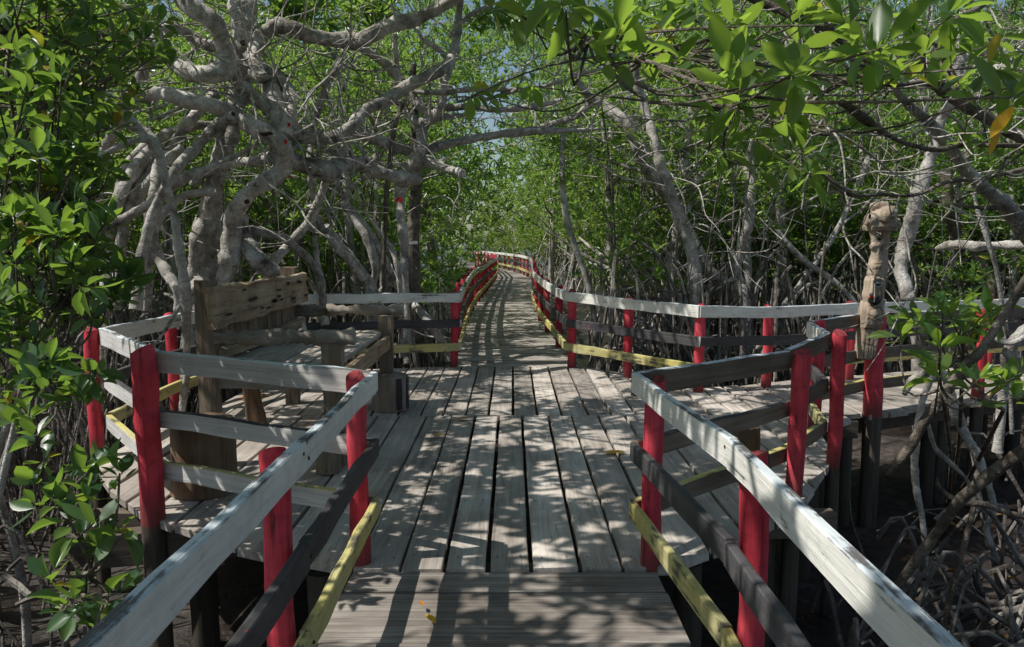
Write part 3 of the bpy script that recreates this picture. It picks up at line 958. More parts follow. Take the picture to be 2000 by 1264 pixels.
# ------------------------------------------------------------------ carved totem on the red post
def totem():
    base = Vector((T_.x, T_.y - .10, 0))
    r = thing('totem_carving', 'carved wooden totem with bearded face and raised arms holding an animal head, on red post', 'carving', (base.x, base.y, .5))
    r.scale = (.86, .95, 1)
    D = T_.y - .12
    k = D / 1500.0 / CP
    ref = P(1705, 700, D)
    def q(x, z_px, dy=0.0):      # crop coordinates of the carving (879 px wide crop at 2.747x)
        u, v = 1540 + x / 2.747, 380 + z_px / 2.747
        p = P(u, v, D)
        return Vector((p.x - base.x, dy, p.z - .5))
    s = k / 2.747
    body = MB()
    # skirt slab: square section column narrowing upward
    def slab(rows):
        vs, fs = [], []
        for (x0, x1, z, d0, d1) in rows:
            a, b = q(x0, z), q(x1, z)
            vs += [a + Vector((0, d0, 0)), b + Vector((0, d0, 0)), b + Vector((0, d1, 0)), a + Vector((0, d1, 0))]
        n = len(rows)
        for i in range(n - 1):
            for j in range(4):
                j2 = (j + 1) % 4
                fs.append((i * 4 + j, i * 4 + j2, (i + 1) * 4 + j2, (i + 1) * 4 + j))
        fs += [(3, 2, 1, 0), tuple((n - 1) * 4 + j for j in range(4))]
        body.add(vs, fs)
    slab([(346, 436, 880, -.09, .05), (352, 446, 830, -.10, .06), (362, 462, 760, -.10, .07), (370, 478, 700, -.095, .08)])
    slab([(364, 470, 712, -.11, .08), (372, 482, 690, -.12, .08), (380, 492, 620, -.11, .09), (392, 500, 585, -.085, .09), (400, 506, 570, -.08, .08)])
    # chest swelling
    body.tube([q(420, 690, -.06), q(425, 640, -.075), q(430, 600, -.06)], [.05, .07, .05], 12, .03, 5)
    # back column that runs behind the face up to the shoulders
    body.tube([q(455, 640, .01), q(475, 560, .02), q(488, 480, .02), q(495, 400, .02), q(498, 340, .02)], [.09, .075, .075, .085, .075], 14, .05, 6)
    # face block
    slab([(396, 470, 575, -.085, .04), (388, 478, 545, -.115, .04), (398, 482, 500, -.12, .04), (402, 486, 460, -.115, .04), (412, 484, 440, -.09, .04)])
    # nose
    body.tube([q(408, 468, -.12), q(396, 510, -.145), q(392, 527, -.15), q(402, 535, -.12)], [.014, .02, .027, .012], 8, .02, 3)
    # brow
    body.tube([q(404, 462, -.118), q(436, 448, -.128), q(470, 455, -.122)], [.012, .016, .01], 8, 0, 3)
    # upper torso
    body.tube([q(440, 440, -.03), q(450, 390, -.04), q(462, 345, -.02), q(462, 300, 0)], [.06, .075, .065, .03], 14, .06, 5)
    # two raised arms
    body.tube([q(452, 350, -.05), q(448, 290, -.05), q(436, 230, -.05), q(424, 180, -.05)], [.05, .04, .032, .03], 10, .06, 5)
    body.tube([q(508, 360, 0), q(514, 290, 0), q(522, 240, -.01), q(510, 180, -.02)], [.055, .05, .042, .036], 10, .06, 5)
    # cross bar between the arms
    body.tube([q(412, 280, -.07), q(455, 272, -.06), q(500, 252, -.04)], [.028, .034, .028], 8, .06, 4)
    # back board behind the arms
    slab([(528, 552, 275, .03, .10), (528, 556, 190, .03, .10)])
    # platform of the animal head
    slab([(410, 560, 196, -.10, .10), (405, 566, 172, -.12, .12), (430, 560, 130, -.10, .10)])
    segs = []
    def groove(x0, z0, x1, z1, dy, wd=.006):
        a, b = q(x0, z0, dy), q(x1, z1, dy)
        d = (b - a).normalized()
        n_ = Vector((-d.z, 0, d.x)) * wd
        segs.append((a, b, wd))
    for (x0, z0, x1, z1, dy) in ((372, 712, 440, 722, -.118), (362, 790, 446, 812, -.108), (400, 760, 392, 872, -.106), (430, 740, 424, 876, -.106), (376, 770, 366, 868, -.106),
                                 (384, 660, 470, 668, -.135), (390, 640, 440, 655, -.145), (404, 610, 470, 600, -.14), (458, 470, 466, 540, -.126), (470, 600, 482, 690, -.118),
                                 (416, 428, 470, 436, -.10), (420, 400, 466, 392, -.115), (428, 372, 470, 366, -.11)):
        groove(x0, z0, x1, z1, dy, .005)
    def carve(mb, name, segs=()):
        o_ = mb.build(name, [M['totem'], M['cut']], r)
        md = o_.modifiers.new('join', 'REMESH')
        md.mode, md.voxel_size = 'VOXEL', .0085
        sm_ = o_.modifiers.new('soft', 'SMOOTH')
        sm_.factor, sm_.iterations = .5, 4
        bpy.context.view_layer.update()
        ev = o_.evaluated_get(bpy.context.evaluated_depsgraph_get())
        me = bpy.data.meshes.new_from_object(ev)
        o_.modifiers.clear()
        me.materials.clear()
        me.materials.append(M['totem'])
        me.materials.append(M['groove'])
        nrm = [v.normal.copy() for v in me.vertices]
        for v, n in zip(me.vertices, nrm):
            v.co += n * (.004 * mnoise.noise(Vector((v.co.x * 40, v.co.y * 40, v.co.z * 9))) + .003 * mnoise.noise(v.co * 60))
        info = [(f.center.copy(), f.normal.y) for f in me.polygons]
        for f, (ce, ny) in zip(me.polygons, info):
            f.use_smooth = True
            f.material_index = 0
            if ny > .1:
                continue
            for a, b, wd in segs:
                p = Vector((ce.x, 0, ce.z)); a2 = Vector((a.x, 0, a.z)); b2 = Vector((b.x, 0, b.z))
                d = b2 - a2
                t_ = max(0, min(1, (p - a2).dot(d) / d.length_squared))
                if (p - a2 - d * t_).length < wd:
                    f.material_index = 1
                    break
        o_.data = me
        return o_
    carve(body, 'body', segs)
    hd = MB()
    hd.tube([q(380, 140, -.06), q(410, 140, -.06), q(455, 138, -.03), q(500, 135, 0)], [.042, .066, .066, .05], 14, .07, 5)
    hd.tube([q(478, 150, -.09), q(500, 105, -.09), q(540, 100, -.07), q(556, 125, -.03)], [.05, .066, .062, .04], 14, .08, 5)
    hd.tube([q(440, 68, .03), q(495, 60, .03), q(550, 66, .03)], [.035, .05, .04], 10, .08, 4)
    hd.tube([q(500, 75, .02), q(510, 110, .02), q(520, 150, .02)], [.10, .11, .10], 12, .05, 4)
    hd.tube([q(545, 130, .02), q(580, 140, .02), q(618, 142, .02)], [.04, .034, .026], 8, .08, 4)
    carve(hd, 'animal_head')
    m = MB()
    m.add([q(388, 120, -.122) + Vector((.05 * math.cos(a) * .3, -.003, .05 * math.sin(a) * .5)) for a in [i * .628 for i in range(10)]], [tuple(range(10))])
    m.build('nostril', M['eye_dark'], r)
    e = MB()
    c = q(440, 478, -.124)
    e.add([c + Vector((.058 * math.cos(a), 0, .026 * math.sin(a))) for a in [i * .524 for i in range(12)]], [tuple(range(12))])
    e.build('eye', M['eye_white'], r)
    e = MB()
    c = q(440, 482, -.127)
    e.add([c + Vector((.034 * math.cos(a), 0, .012 * math.sin(a))) for a in [i * .524 for i in range(12)]], [tuple(range(12))])
    e.build('pupil', M['eye_dark'], r)
    b = MB()
    b.tube([q(392, 556, -.11), q(420, 570, -.12), q(450, 562, -.11), q(462, 535, -.11)], [.022, .036, .03, .012], 10, .05, 4)
    b.build('beard', M['eye_dark'], r)
    b = MB()
    b.tube([q(386, 548, -.122), q(402, 546, -.14), q(416, 550, -.135)], [.010, .015, .008], 8, 0, 4)
    b.build('lip', M['lip'], r)
totem()

# ------------------------------------------------------------------ traced trees
S = 2.8086
ORG = {1: (0, 0), 2: (650, 0), 3: (1300, 0), 5: (0, 420), 7: (650, 420), 6: (1300, 420), 9: (1300, 814), 8: (0, 814)}
def tr(c, d0, d1, pts, wig=.10):
    ox, oy = ORG[c]
    out, rad = [], []
    n = len(pts)
    ph = random.uniform(0, 6.28)
    for i, (x, y, r) in enumerate(pts):
        d = d0 + (d1 - d0) * i / max(1, n - 1) + wig * math.sin(i * 1.3 + ph)
        out.append(P(ox + x / S, oy + y / S, d))
        rad.append(r / S * d / 1500.0)
    return out, rad

def limbs(root, name, specs, mat, sides=12, bump=.10, sub=5, k=.84):
    o = Vector(root.location)
    res = []
    for s in specs:
        pts, rad = tr(*s)
        rad = [q * k * random.uniform(.92, 1.12) for q in rad]
        m = MB()
        m.tube([p - o for p in pts], rad, sides + 4, bump * .9, sub + 3, knob=.26)
        res.append(m.build(name, mat, root))
    return res

def ground_end(spec_c, d, x, y, r):
    return (spec_c, d, d, [(x, y, r)])

# --- the big gnarled mangrove left
MT = thing('mangrove_tree', 'big gnarled grey mangrove with crossing limbs behind the bench', 'tree', P(415, 700, 8.9))
MT.location.z = MUD_Z
limbs(MT, 'trunk', [
    (1, 8.9, 9.2, [(1085, 2050, 85), (1100, 1700, 85), (1120, 1480, 85), (1140, 1300, 80), (1155, 1150, 66), (1185, 980, 60), (1240, 780, 58), (1290, 600, 62), (1325, 450, 72), (1335, 330, 72), (1338, 180, 75), (1330, 40, 82), (1325, -120, 85), (1310, -400, 75), (1280, -700, 50)]),
], M['bark'], 18, .09, 6)
limbs(MT, 'limb', [
    (1, 9.0, 8.2, [(1335, 120, 60), (1350, 300, 62), (1410, 380, 58), (1470, 450, 55), (1505, 540, 52), (1535, 640, 55), (1555, 720, 60)]),
    (1, 8.8, 8.2, [(1430, 400, 45), (1530, 430, 42), (1580, 500, 38), (1592, 580, 36), (1580, 660, 40), (1560, 740, 45)]),
    (1, 8.0, 8.1, [(930, -120, 52), (1000, -10, 55), (1080, 60, 55), (1180, 130, 55), (1220, 230, 52), (1245, 330, 58), (1225, 385, 60), (1150, 405, 55), (1050, 395, 47), (960, 350, 45), (900, 300, 45), (850, 268, 44)]),
    (1, 8.1, 8.6, [(858, 262, 44), (800, 375, 36), (740, 480, 33), (690, 565, 32), (640, 690, 36), (580, 820, 36), (540, 930, 32), (520, 1060, 32), (500, 1250, 34), (490, 1500, 36)]),
    (1, 8.1, 8.6, [(850, 262, 38), (862, 190, 36), (930, 152, 32), (1010, 175, 32), (1080, 222, 32), (1150, 250, 32), (1230, 262, 34)]),
    (1, 7.6, 8.2, [(170, 520, 30), (300, 508, 42), (420, 548, 42), (540, 580, 40), (640, 580, 44), (720, 558, 42), (800, 525, 44), (880, 512, 44), (1000, 540, 46), (1120, 570, 47), (1230, 600, 48), (1320, 650, 52), (1400, 700, 54), (1480, 740, 58), (1545, 800, 62), (1560, 880, 58), (1535, 950, 55), (1440, 1005, 52), (1350, 1065, 52), (1290, 1160, 50), (1270, 1300, 60), (1260, 1450, 70)]),
    (1, 8.4, 9.4, [(1440, 430, 50), (1395, 350, 40), (1400, 270, 40), (1440, 190, 44), (1520, 142, 48), (1600, 152, 46), (1680, 190, 46), (1780, 212, 46), (1900, 222, 46), (1966, 226, 48), (2060, 180, 48), (2170, 130, 46), (2280, 102, 44), (2390, 50, 38), (2480, 0, 32), (2600, -80, 28)]),
    (1, 8.3, 9.6, [(1560, 720, 44), (1640, 748, 42), (1720, 760, 40), (1830, 750, 42), (1930, 690, 36), (1990, 610, 36), (2100, 562, 36), (2186, 500, 36), (2276, 450, 38), (2386, 400, 38), (2460, 355, 30), (2480, 300, 24)]),
    (1, 8.2, 8.4, [(1225, 365, 40), (1290, 440, 34), (1380, 500, 30), (1450, 580, 28), (1520, 650, 24), (1590, 685, 18)]),
    (1, 8.3, 9.8, [(1580, 870, 48), (1700, 912, 46), (1800, 945, 55), (1880, 905, 44), (1966, 890, 40), (2040, 935, 40), (2130, 962, 40), (2230, 985, 46)]),
    (1, 9.0, 9.1, [(1800, 940, 40), (1860, 860, 30), (1900, 810, 26), (1905, 790, 20)]),
], M['bark'], 14, .10, 5)
limbs(MT, 'prop_root', [
    (1, 8.0, 7.6, [(1290, 640, 38), (1200, 682, 36), (1120, 762, 34), (1050, 835, 34), (980, 912, 32), (900, 1040, 32), (840, 1180, 32), (780, 1400, 34), (740, 1700, 34)]),
    (1, 8.6, 8.3, [(1180, 520, 38), (1100, 600, 34), (1050, 660, 30), (970, 760, 30), (900, 850, 30), (800, 960, 32), (720, 1100, 32), (670, 1280, 34), (640, 1600, 34)]),
    (1, 8.0, 7.8, [(1420, 790, 12), (1280, 862, 18), (1150, 920, 22), (1050, 960, 27), (950, 1022, 28), (850, 1100, 28), (700, 1190, 28), (560, 1262, 26), (440, 1380, 26), (380, 1600, 26)]),
    (1, 8.2, 9.0, [(1490, 862, 42), (1380, 890, 34), (1280, 892, 32), (1150, 930, 28), (1060, 1010, 26)]),
    (1, 8.5, 8.5, [(1200, 1050, 28), (1080, 1060, 26), (1000, 1082, 26), (900, 1165, 27), (850, 1262, 27), (820, 1420, 28), (810, 1700, 28)]),
    (1, 8.4, 8.2, [(900, 740, 30), (830, 820, 36), (740, 930, 40), (670, 1050, 40), (630, 1180, 37), (600, 1280, 34), (580, 1450, 34), (575, 1750, 34)]),
    (1, 8.3, 8.3, [(1000, 810, 30), (920, 880, 36), (850, 960, 32), (760, 1080, 32), (700, 1190, 31), (660, 1350, 30), (640, 1700, 30)]),
    (1, 8.2, 8.2, [(890, 860, 30), (862, 940, 36), (850, 1050, 37), (820, 1180, 38), (830, 1310, 40), (870, 1410, 40), (920, 1500, 36), (970, 1600, 28), (990, 1800, 26)]),
    (1, 8.9, 8.6, [(1200, 700, 26), (1080, 690, 30), (960, 720, 30), (860, 760, 28), (700, 900, 26), (640, 1080, 24), (560, 1300, 24), (540, 1700, 24)]),
    (5, 8.6, 8.0, [(1290, 0, 70), (1275, 130, 66), (1260, 260, 62), (1230, 370, 58), (1210, 550, 60), (1200, 900, 60)]),
    (5, 8.9, 9.0, [(1130, 30, 70), (1090, 170, 55), (1075, 300, 52), (1050, 500, 52), (1030, 900, 52)]),
    (5, 8.5, 8.3, [(1300, 60, 66), (1370, 190, 56), (1440, 270, 50), (1520, 330, 46), (1590, 420, 40), (1640, 560, 36), (1680, 900, 34)]),
    (5, 8.7, 9.2, [(1320, 70, 24), (1450, 100, 26), (1560, 130, 27), (1650, 200, 24), (1720, 275, 25), (1760, 360, 24), (1790, 600, 24)]),
    (5, 9.2, 8.8, [(1790, -190, 26), (1740, -60, 28), (1690, 40, 30), (1630, 110, 30), (1560, 190, 29), (1500, 260, 28), (1450, 400, 28), (1430, 800, 28)]),
    (5, 9.2, 9.5, [(1700, -60, 22), (1740, 20, 23), (1800, 120, 26), (1880, 205, 30), (1960, 300, 34), (2030, 420, 34), (2060, 800, 30)]),
    (5, 9.3, 9.2, [(1700, -40, 22), (1725, 80, 20), (1735, 220, 19), (1760, 400, 19), (1770, 800, 19)]),
    (1, 9.4, 9.6, [(1880, 290, 13), (1840, 380, 21), (1780, 500, 23), (1740, 620, 23), (1712, 760, 21), (1700, 900, 21), (1715, 1050, 19), (1722, 1150, 20), (1700, 1260, 20)]),
], M['bark'], 10, .11, 4)
# rotten hollows and red marks, set on the bark
from mathutils.bvhtree import BVHTree
def hit(root, u, v):
    best = None
    cam = Vector((0, 0, CAM_H))
    for ch in root.children:
        b = BVHTree.FromPolygons([tuple(p.co + ch.location + root.location) for p in ch.data.vertices], [tuple(p.vertices) for p in ch.data.polygons])
        h = b.ray_cast(cam, _ray(u, v).normalized())
        if h[0] is not None and (best is None or h[3] < best[2]):
            best = (h[0], h[1], h[3])
    return best
def mark(root, name, u, v, ru, rv, mat, proud=.004):
    h = hit(root, u, v)
    if h is None:
        return
    n = h[1] if h[1].y < 0 else -h[1]
    m = MB()
    rs = random.Random(int(u))
    ring = []
    for k in range(12):
        a = k * math.pi / 6
        q = 1 + rs.uniform(-.2, .2)
        ring.append((ru * q * math.cos(a), rv * q * math.sin(a), -.006))
    m.add([(0, 0, .006)] + ring, [(0, k + 1, (k + 1) % 12 + 1) for k in range(12)], 0, True)
    mt = n.to_track_quat('Z', 'Y').to_matrix().to_4x4()
    mt.translation = h[0] + n * proud - Vector(root.location)
    m.build(name, mat, root, mt)
for (u, v) in ((567, 244), (561, 276), (566, 346)):
    mark(MT, 'red_mark', u - 3, v, .020, .030, M['mark'])
for (u, v, a, b) in ((522, 262, .07, .022), (482, 394, .03, .035), (474, 84, .035, .04), (456, 223, .04, .03)):
    mark(MT, 'rotten_hollow', u, v, a, b, M['cut'])

# --- broken pale stem in front
PB = thing('broken_tree', 'dead pale broken stem leaning between railing and bench', 'tree', P(352, 800, 6.75))
limbs(PB, 'trunk', [(1, 6.4, 6.72, [(632, 570, 14), (660, 620, 34), (710, 668, 42), (790, 725, 38), (850, 790, 33), (890, 920, 29), (920, 1040, 26), (950, 1150, 26), (968, 1260, 26), (985, 1380, 31), (1010, 1530, 36), (1022, 1660, 34), (1022, 1780, 27), (1025, 1930, 24), (1020, 2080, 22), (1000, 2230, 20), (985, 2330, 18)], .02)], M['bark_pale'], 12, .10, 5)
limbs(PB, 'limb', [(1, 6.45, 6.2, [(830, 765, 22), (760, 770, 18), (690, 790, 18), (600, 830, 16), (500, 872, 12), (430, 905, 7)], .02),
                   (5, 6.65, 6.3, [(1000, 470, 16), (960, 540, 13), (910, 630, 11), (855, 705, 8)], .02)], M['bark_pale'], 9, .1, 4)

# --- second tree, centre left
T2 = thing('mangrove_tree', 'grey forked mangrove with sawn stub, left of the long walkway', 'tree', P(785, 640, 10.4))
T2.location.z = MUD_Z
limbs(T2, 'trunk', [(2, 10.4, 10.6, [(405, 2000, 30), (402, 1780, 26), (398, 1600, 24), (395, 1430, 26), (388, 1290, 28), (372, 1200, 30), (366, 1080, 33), (385, 1000, 48), (430, 930, 50), (468, 850, 38), (490, 760, 36), (500, 680, 36), (560, 640, 35), (598, 570, 30), (612, 450, 26), (650, 340, 26), (680, 200, 25), (690, 80, 23), (700, -30, 21), (705, -300, 18)])], M['bark_pale'], 14, .09, 5)
limbs(T2, 'limb', [
    (2, 10.4, 10.0, [(470, 980, 34), (400, 985, 46), (300, 962, 40), (230, 945, 38)]),
    (2, 10.4, 10.1, [(470, 870, 38), (555, 898, 32), (640, 930, 28), (700, 948, 24), (712, 952, 18)]),
    (2, 10.5, 11.0, [(505, 690, 34), (430, 645, 28), (395, 590, 18), (330, 560, 12)]),
    (2, 10.4, 10.8, [(150, 262, 24), (250, 320, 27), (340, 402, 30), (420, 500, 31), (490, 590, 30), (560, 636, 28), (640, 640, 18), (720, 630, 12)]),
    (2, 10.4, 11.5, [(100, 718, 34), (250, 772, 36), (380, 820, 36), (460, 828, 35), (520, 822, 30), (600, 800, 27), (720, 770, 26), (900, 740, 28), (1050, 724, 26), (1180, 718, 20), (1300, 716, 15), (1500, 708, 7)]),
    (2, 10.2, 9.0, [(440, 502, 17), (600, 508, 19), (720, 495, 16), (850, 490, 16), (1000, 495, 13), (1100, 490, 12), (1300, 430, 10), (1500, 370, 9), (1650, 338, 6)]),
    (2, 10.6, 10.4, [(590, 590, 22), (680, 590, 20), (760, 588, 18), (900, 602, 20), (1050, 592, 19), (1150, 575, 14), (1260, 545, 9)]),
    (2, 10.3, 9.6, [(680, 560, 9), (740, 545, 10), (800, 518, 11), (840, 545, 11), (920, 520, 12), (1010, 500, 10)]),
    (2, 10.2, 10.4, [(560, 50, 16), (470, 130, 16), (490, 210, 14), (560, 260, 14), (610, 300, 14), (630, 380, 16)]),
    (2, 10.4, 10.6, [(640, 200, 15), (720, 110, 14), (790, 60, 13), (870, 30, 10)]),
    (2, 10.5, 10.9, [(340, 190, 18), (345, 300, 17), (350, 400, 15), (345, 520, 13)]),
], M['bark_pale'], 10, .10, 4)
limbs(T2, 'prop_root', [
    (7, 10.2, 10.0, [(395, 250, 26), (375, 290, 28), (330, 345, 25), (262, 420, 20), (210, 560, 18), (190, 760, 18)]),
    (7, 9.9, 10.2, [(60, -80, 34), (110, 10, 34), (190, 130, 30), (235, 290, 25), (215, 400, 24), (200, 650, 24)]),
    (7, 9.7, 9.9, [(-40, 60, 28), (20, 150, 31), (100, 245, 34), (215, 395, 30), (280, 560, 28), (300, 800, 26)]),
    (7, 9.8, 10.1, [(150, -60, 9), (190, 0, 11), (260, 100, 13), (320, 180, 15), (352, 285, 16), (370, 480, 16), (375, 780, 16)]),
    (7, 10.0, 9.8, [(430, 470, 18), (480, 530, 22), (535, 605, 26), (600, 700, 26), (640, 800, 26)]),
    (7, 10.4, 10.4, [(280, 40, 14), (276, 200, 13), (270, 420, 14), (268, 700, 14)]),
], M['bark_pale'], 9, .1, 4)
mark(T2, 'red_mark', 780, 391, .045, .035, M['mark'])
hs = thing('hanging_stick', 'dark dead stick hanging down in front of the forked mangrove', 'stick', P(770, 200, 9.6))
limbs(hs, 'stem', [(2, 9.6, 9.6, [(395, 540, 10), (380, 580, 17), (340, 700, 15), (312, 900, 15), (297, 1050, 15), (286, 1260, 13), (282, 1500, 12), (280, 1900, 12)])], M['bark_brown'], 8, .1, 4)

# --- trees on the right
RT = thing('mangrove_tree', 'leaning thick grey trunk standing behind the back railing, leaning left', 'tree', P(1410, 600, 12.2))
RT.location.z = MUD_Z
limbs(RT, 'trunk', [(2, 12.0, 12.4, [(1300, 380, 20), (1400, 520, 34), (1480, 580, 46), (1560, 640, 52), (1640, 710, 54), (1700, 850, 56), (1760, 970, 56), (1840, 1080, 52), (1950, 1280, 52), (2060, 1480, 50), (2180, 1600, 46), (2230, 1700, 46), (2250, 2000, 50)])], M['bark'], 14, .08, 5, .68)
limbs(RT, 'limb', [(2, 12.3, 12.0, [(1420, 560, 26), (1330, 640, 20), (1200, 680, 16), (1050, 720, 10)]),
                   (2, 12.3, 12.8, [(1800, 1010, 24), (1900, 1020, 22), (2000, 990, 18), (2100, 900, 14), (2150, 820, 10)])], M['bark'], 10, .09, 4)
RT2 = thing('mangrove_tree', 'slimmer straight grey trunk crossing in front of the leaning thick one', 'tree', P(1350, 600, 11.4))
RT2.location.z = MUD_Z
limbs(RT2, 'trunk', [(2, 11.4, 11.4, [(1640, 200, 20), (1660, 400, 26), (1690, 520, 28), (1730, 650, 29), (1765, 780, 30), (1805, 920, 32), (1850, 1060, 36), (1905, 1200, 42), (1950, 1320, 42), (1985, 1480, 40), (1990, 1650, 38), (1995, 2000, 40)])], M['bark'], 12, .08, 5)
RT3 = thing('mangrove_tree', 'curving grey stem rising from the back railing, right of the leaning trunk', 'tree', P(1450, 600, 11.6))
RT3.location.z = MUD_Z
limbs(RT3, 'trunk', [(6, 11.6, 11.7, [(480, -420, 20), (470, -250, 24), (468, -60, 27), (452, 60, 30), (425, 150, 30), (395, 270, 29), (400, 380, 36), (430, 480, 36), (440, 900, 36)])], M['bark'], 12, .1, 5)
limbs(RT3, 'prop_root', [(6, 11.6, 11.2, [(385, 340, 20), (330, 370, 16), (250, 415, 14), (185, 470, 14), (100, 560, 14), (60, 760, 14)])], M['bark'], 8, .1, 4)
PT = thing('mangrove_tree', 'pale knobbly trunk just right of the carving, behind the side walkway', 'tree', P(1775, 590, 10.4))
PT.location.z = MUD_Z
limbs(PT, 'trunk', [(3, 10.4, 10.6, [(1640, 60, 26), (1625, 230, 32), (1600, 400, 34), (1560, 560, 34), (1512, 660, 33), (1480, 780, 33), (1440, 900, 36), (1392, 1050, 42), (1352, 1200, 44), (1318, 1340, 46), (1292, 1470, 42), (1322, 1600, 42), (1350, 1680, 42), (1380, 1800, 42), (1400, 2200, 44)])], M['bark_pale'], 14, .13, 5)
limbs(PT, 'limb', [(3, 10.4, 11.0, [(1600, 380, 26), (1660, 300, 24), (1760, 290, 20), (1900, 290, 16), (2050, 280, 12)]),
                   (3, 10.5, 10.0, [(1560, 560, 24), (1480, 450, 20), (1400, 330, 18), (1330, 200, 16), (1260, 90, 12)])], M['bark_pale'], 10, .1, 4)
DT = thing('mangrove_tree', 'dark arching trunk low at the right behind the far log', 'tree', P(1930, 600, 12.5))
DT.location.z = MUD_Z
limbs(DT, 'trunk', [(6, 12.5, 12.5, [(1540, -250, 30), (1555, -60, 34), (1590, 90, 36), (1640, 190, 38), (1740, 300, 38), (1790, 430, 34), (1830, 700, 34), (1850, 1000, 34)])], M['bark_brown'], 12, .1, 5)
HL = thing('log', 'horizontal grey fallen limb reaching in from the right, above the shrub', 'log', P(1900, 480, 8.0))
limbs(HL, 'stem', [(6, 8.4, 7.4, [(1490, 185, 16), (1560, 165, 26), (1620, 160, 28), (1700, 172, 26), (1830, 168, 26), (1980, 165, 26), (2200, 160, 28)])], M['bark'], 12, .12, 5)

FR = thing('mangrove_tree', 'dark foreground mangrove crossing the upper right corner with many boughs', 'tree', P(2080, 560, 4.8))
limbs(FR, 'trunk', [(3, 4.2, 4.8, [(1110, 330, 22), (1160, 350, 30), (1230, 450, 36), (1330, 570, 39), (1430, 660, 42), (1500, 740, 50), (1570, 820, 56), (1640, 920, 60), (1740, 1030, 62), (1850, 1120, 64), (1966, 1250, 66), (2100, 1450, 70), (2200, 1800, 74), (2220, 2600, 80)], .03)], M['bark'], 16, .09, 5, .62)
limbs(FR, 'limb', [
    (3, 4.0, 4.1, [(1150, 345, 26), (1060, 310, 26), (960, 220, 26), (900, 170, 29), (820, 122, 30), (720, 95, 28), (600, 42, 25), (480, 0, 20), (380, -50, 18)], .03),
    (3, 3.6, 3.2, [(620, 300, 9), (550, 262, 12), (400, 230, 12), (250, 220, 12), (150, 240, 11), (0, 256, 12), (-150, 240, 13), (-290, 200, 12), (-420, 210, 10), (-550, 185, 9), (-700, 140, 8), (-790, 90, 6)], .03),
    (3, 4.0, 4.4, [(1000, 385, 12), (1100, 355, 14), (1200, 330, 16), (1330, 270, 18), (1450, 190, 20), (1600, 110, 19), (1780, 0, 16), (1900, -80, 14)], .03),
    (3, 4.6, 5.0, [(1360, 230, 24), (1375, 290, 28), (1440, 400, 31), (1520, 490, 35), (1640, 570, 38), (1730, 625, 37), (1850, 700, 36), (1966, 760, 34), (2150, 850, 34)], .03),
    (3, 3.6, 4.4, [(200, 580, 5), (290, 592, 9), (350, 600, 10), (480, 590, 10), (600, 575, 11), (720, 572, 11), (800, 558, 12), (870, 512, 12), (980, 452, 13), (1080, 455, 12), (1200, 462, 13), (1300, 465, 13), (1420, 458, 14), (1530, 500, 16)], .03),
    (3, 4.4, 4.0, [(1650, 790, 22), (1600, 795, 22), (1540, 815, 18), (1480, 822, 15), (1380, 805, 13), (1300, 780, 13), (1240, 752, 16), (1180, 715, 22), (1100, 660, 26), (1010, 590, 22), (950, 560, 14)], .03),
    (3, 4.5, 4.0, [(1600, 790, 16), (1700, 792, 14), (1820, 798, 14), (1966, 800, 14), (2100, 790, 12)], .03),
    (3, 4.6, 4.2, [(2000, 920, 14), (1850, 955, 13), (1700, 980, 14), (1540, 1000, 14), (1400, 1062, 12), (1280, 1075, 12), (1200, 1068, 11), (1100, 1072, 10), (1000, 1070, 7), (900, 1010, 5)], .03),
    (3, 4.8, 4.4, [(2050, 1110, 13), (1966, 1130, 13), (1800, 1142, 12), (1680, 1135, 11), (1560, 1118, 8)], .03),
    (3, 4.0, 3.8, [(850, 130, 16), (855, 60, 14), (850, 0, 13), (840, -80, 12)], .03),
    (3, 4.1, 3.4, [(980, 450, 9), (880, 500, 8), (800, 480, 9), (740, 440, 9)], .03),
    (3, 4.2, 3.9, [(1030, 700, 8), (960, 716, 9), (880, 742, 8), (760, 720, 8), (650, 740, 7), (600, 725, 5)], .03),
    (3, 4.2, 4.0, [(740, 565, 7), (800, 590, 8), (860, 640, 9), (890, 740, 7)], .03),
    (3, 4.3, 4.2, [(770, 860, 9), (830, 930, 9), (920, 1000, 9), (1010, 1060, 9), (1100, 1075, 9)], .03),
], M['bark_brown'], 9, .10, 4)
# foreground poles lower right
FP = thing('mangrove_sapling', 'long dark diagonal stem crossing the side walkway at the right edge', 'stem', G(1730, 1240, MUD_Z))
limbs(FP, 'stem', [(6, 4.1, 4.6, [(2080, 200, 22), (1966, 370, 25), (1850, 560, 29), (1740, 730, 31), (1640, 840, 34), (1540, 970, 35), (1440, 1100, 34), (1330, 1290, 32), (1240, 1400, 22), (1220, 1430, 14)], .02)], M['bark_brown'], 12, .07, 5)
FP2 = thing('mangrove_sapling', 'lower dark diagonal stem ending in the mud, bottom right', 'stem', G(1760, 1230, MUD_Z))
limbs(FP2, 'stem', [(9, 3.7, 4.2, [(2150, 60, 36), (1966, 185, 36), (1800, 305, 38), (1650, 430, 38), (1560, 530, 37), (1480, 645, 35), (1350, 820, 32), (1260, 950, 28), (1180, 1080, 26)], .02),
                    (9, 4.1, 4.0, [(1490, 340, 10), (1500, 385, 16), (1560, 440, 18), (1640, 470, 20), (1740, 480, 20), (1850, 520, 18), (1990, 560, 16)], .02),
                    (9, 4.0, 4.1, [(1690, 500, 20), (1640, 700, 18), (1590, 880, 17), (1545, 1060, 16), (1525, 1220, 15)], .02)], M['bark_brown'], 10, .08, 4)
PS = thing('mangrove_sapling', 'pale peeling root stems rising beside the leafy shrub, lower right', 'stem', G(1800, 1150, MUD_Z))
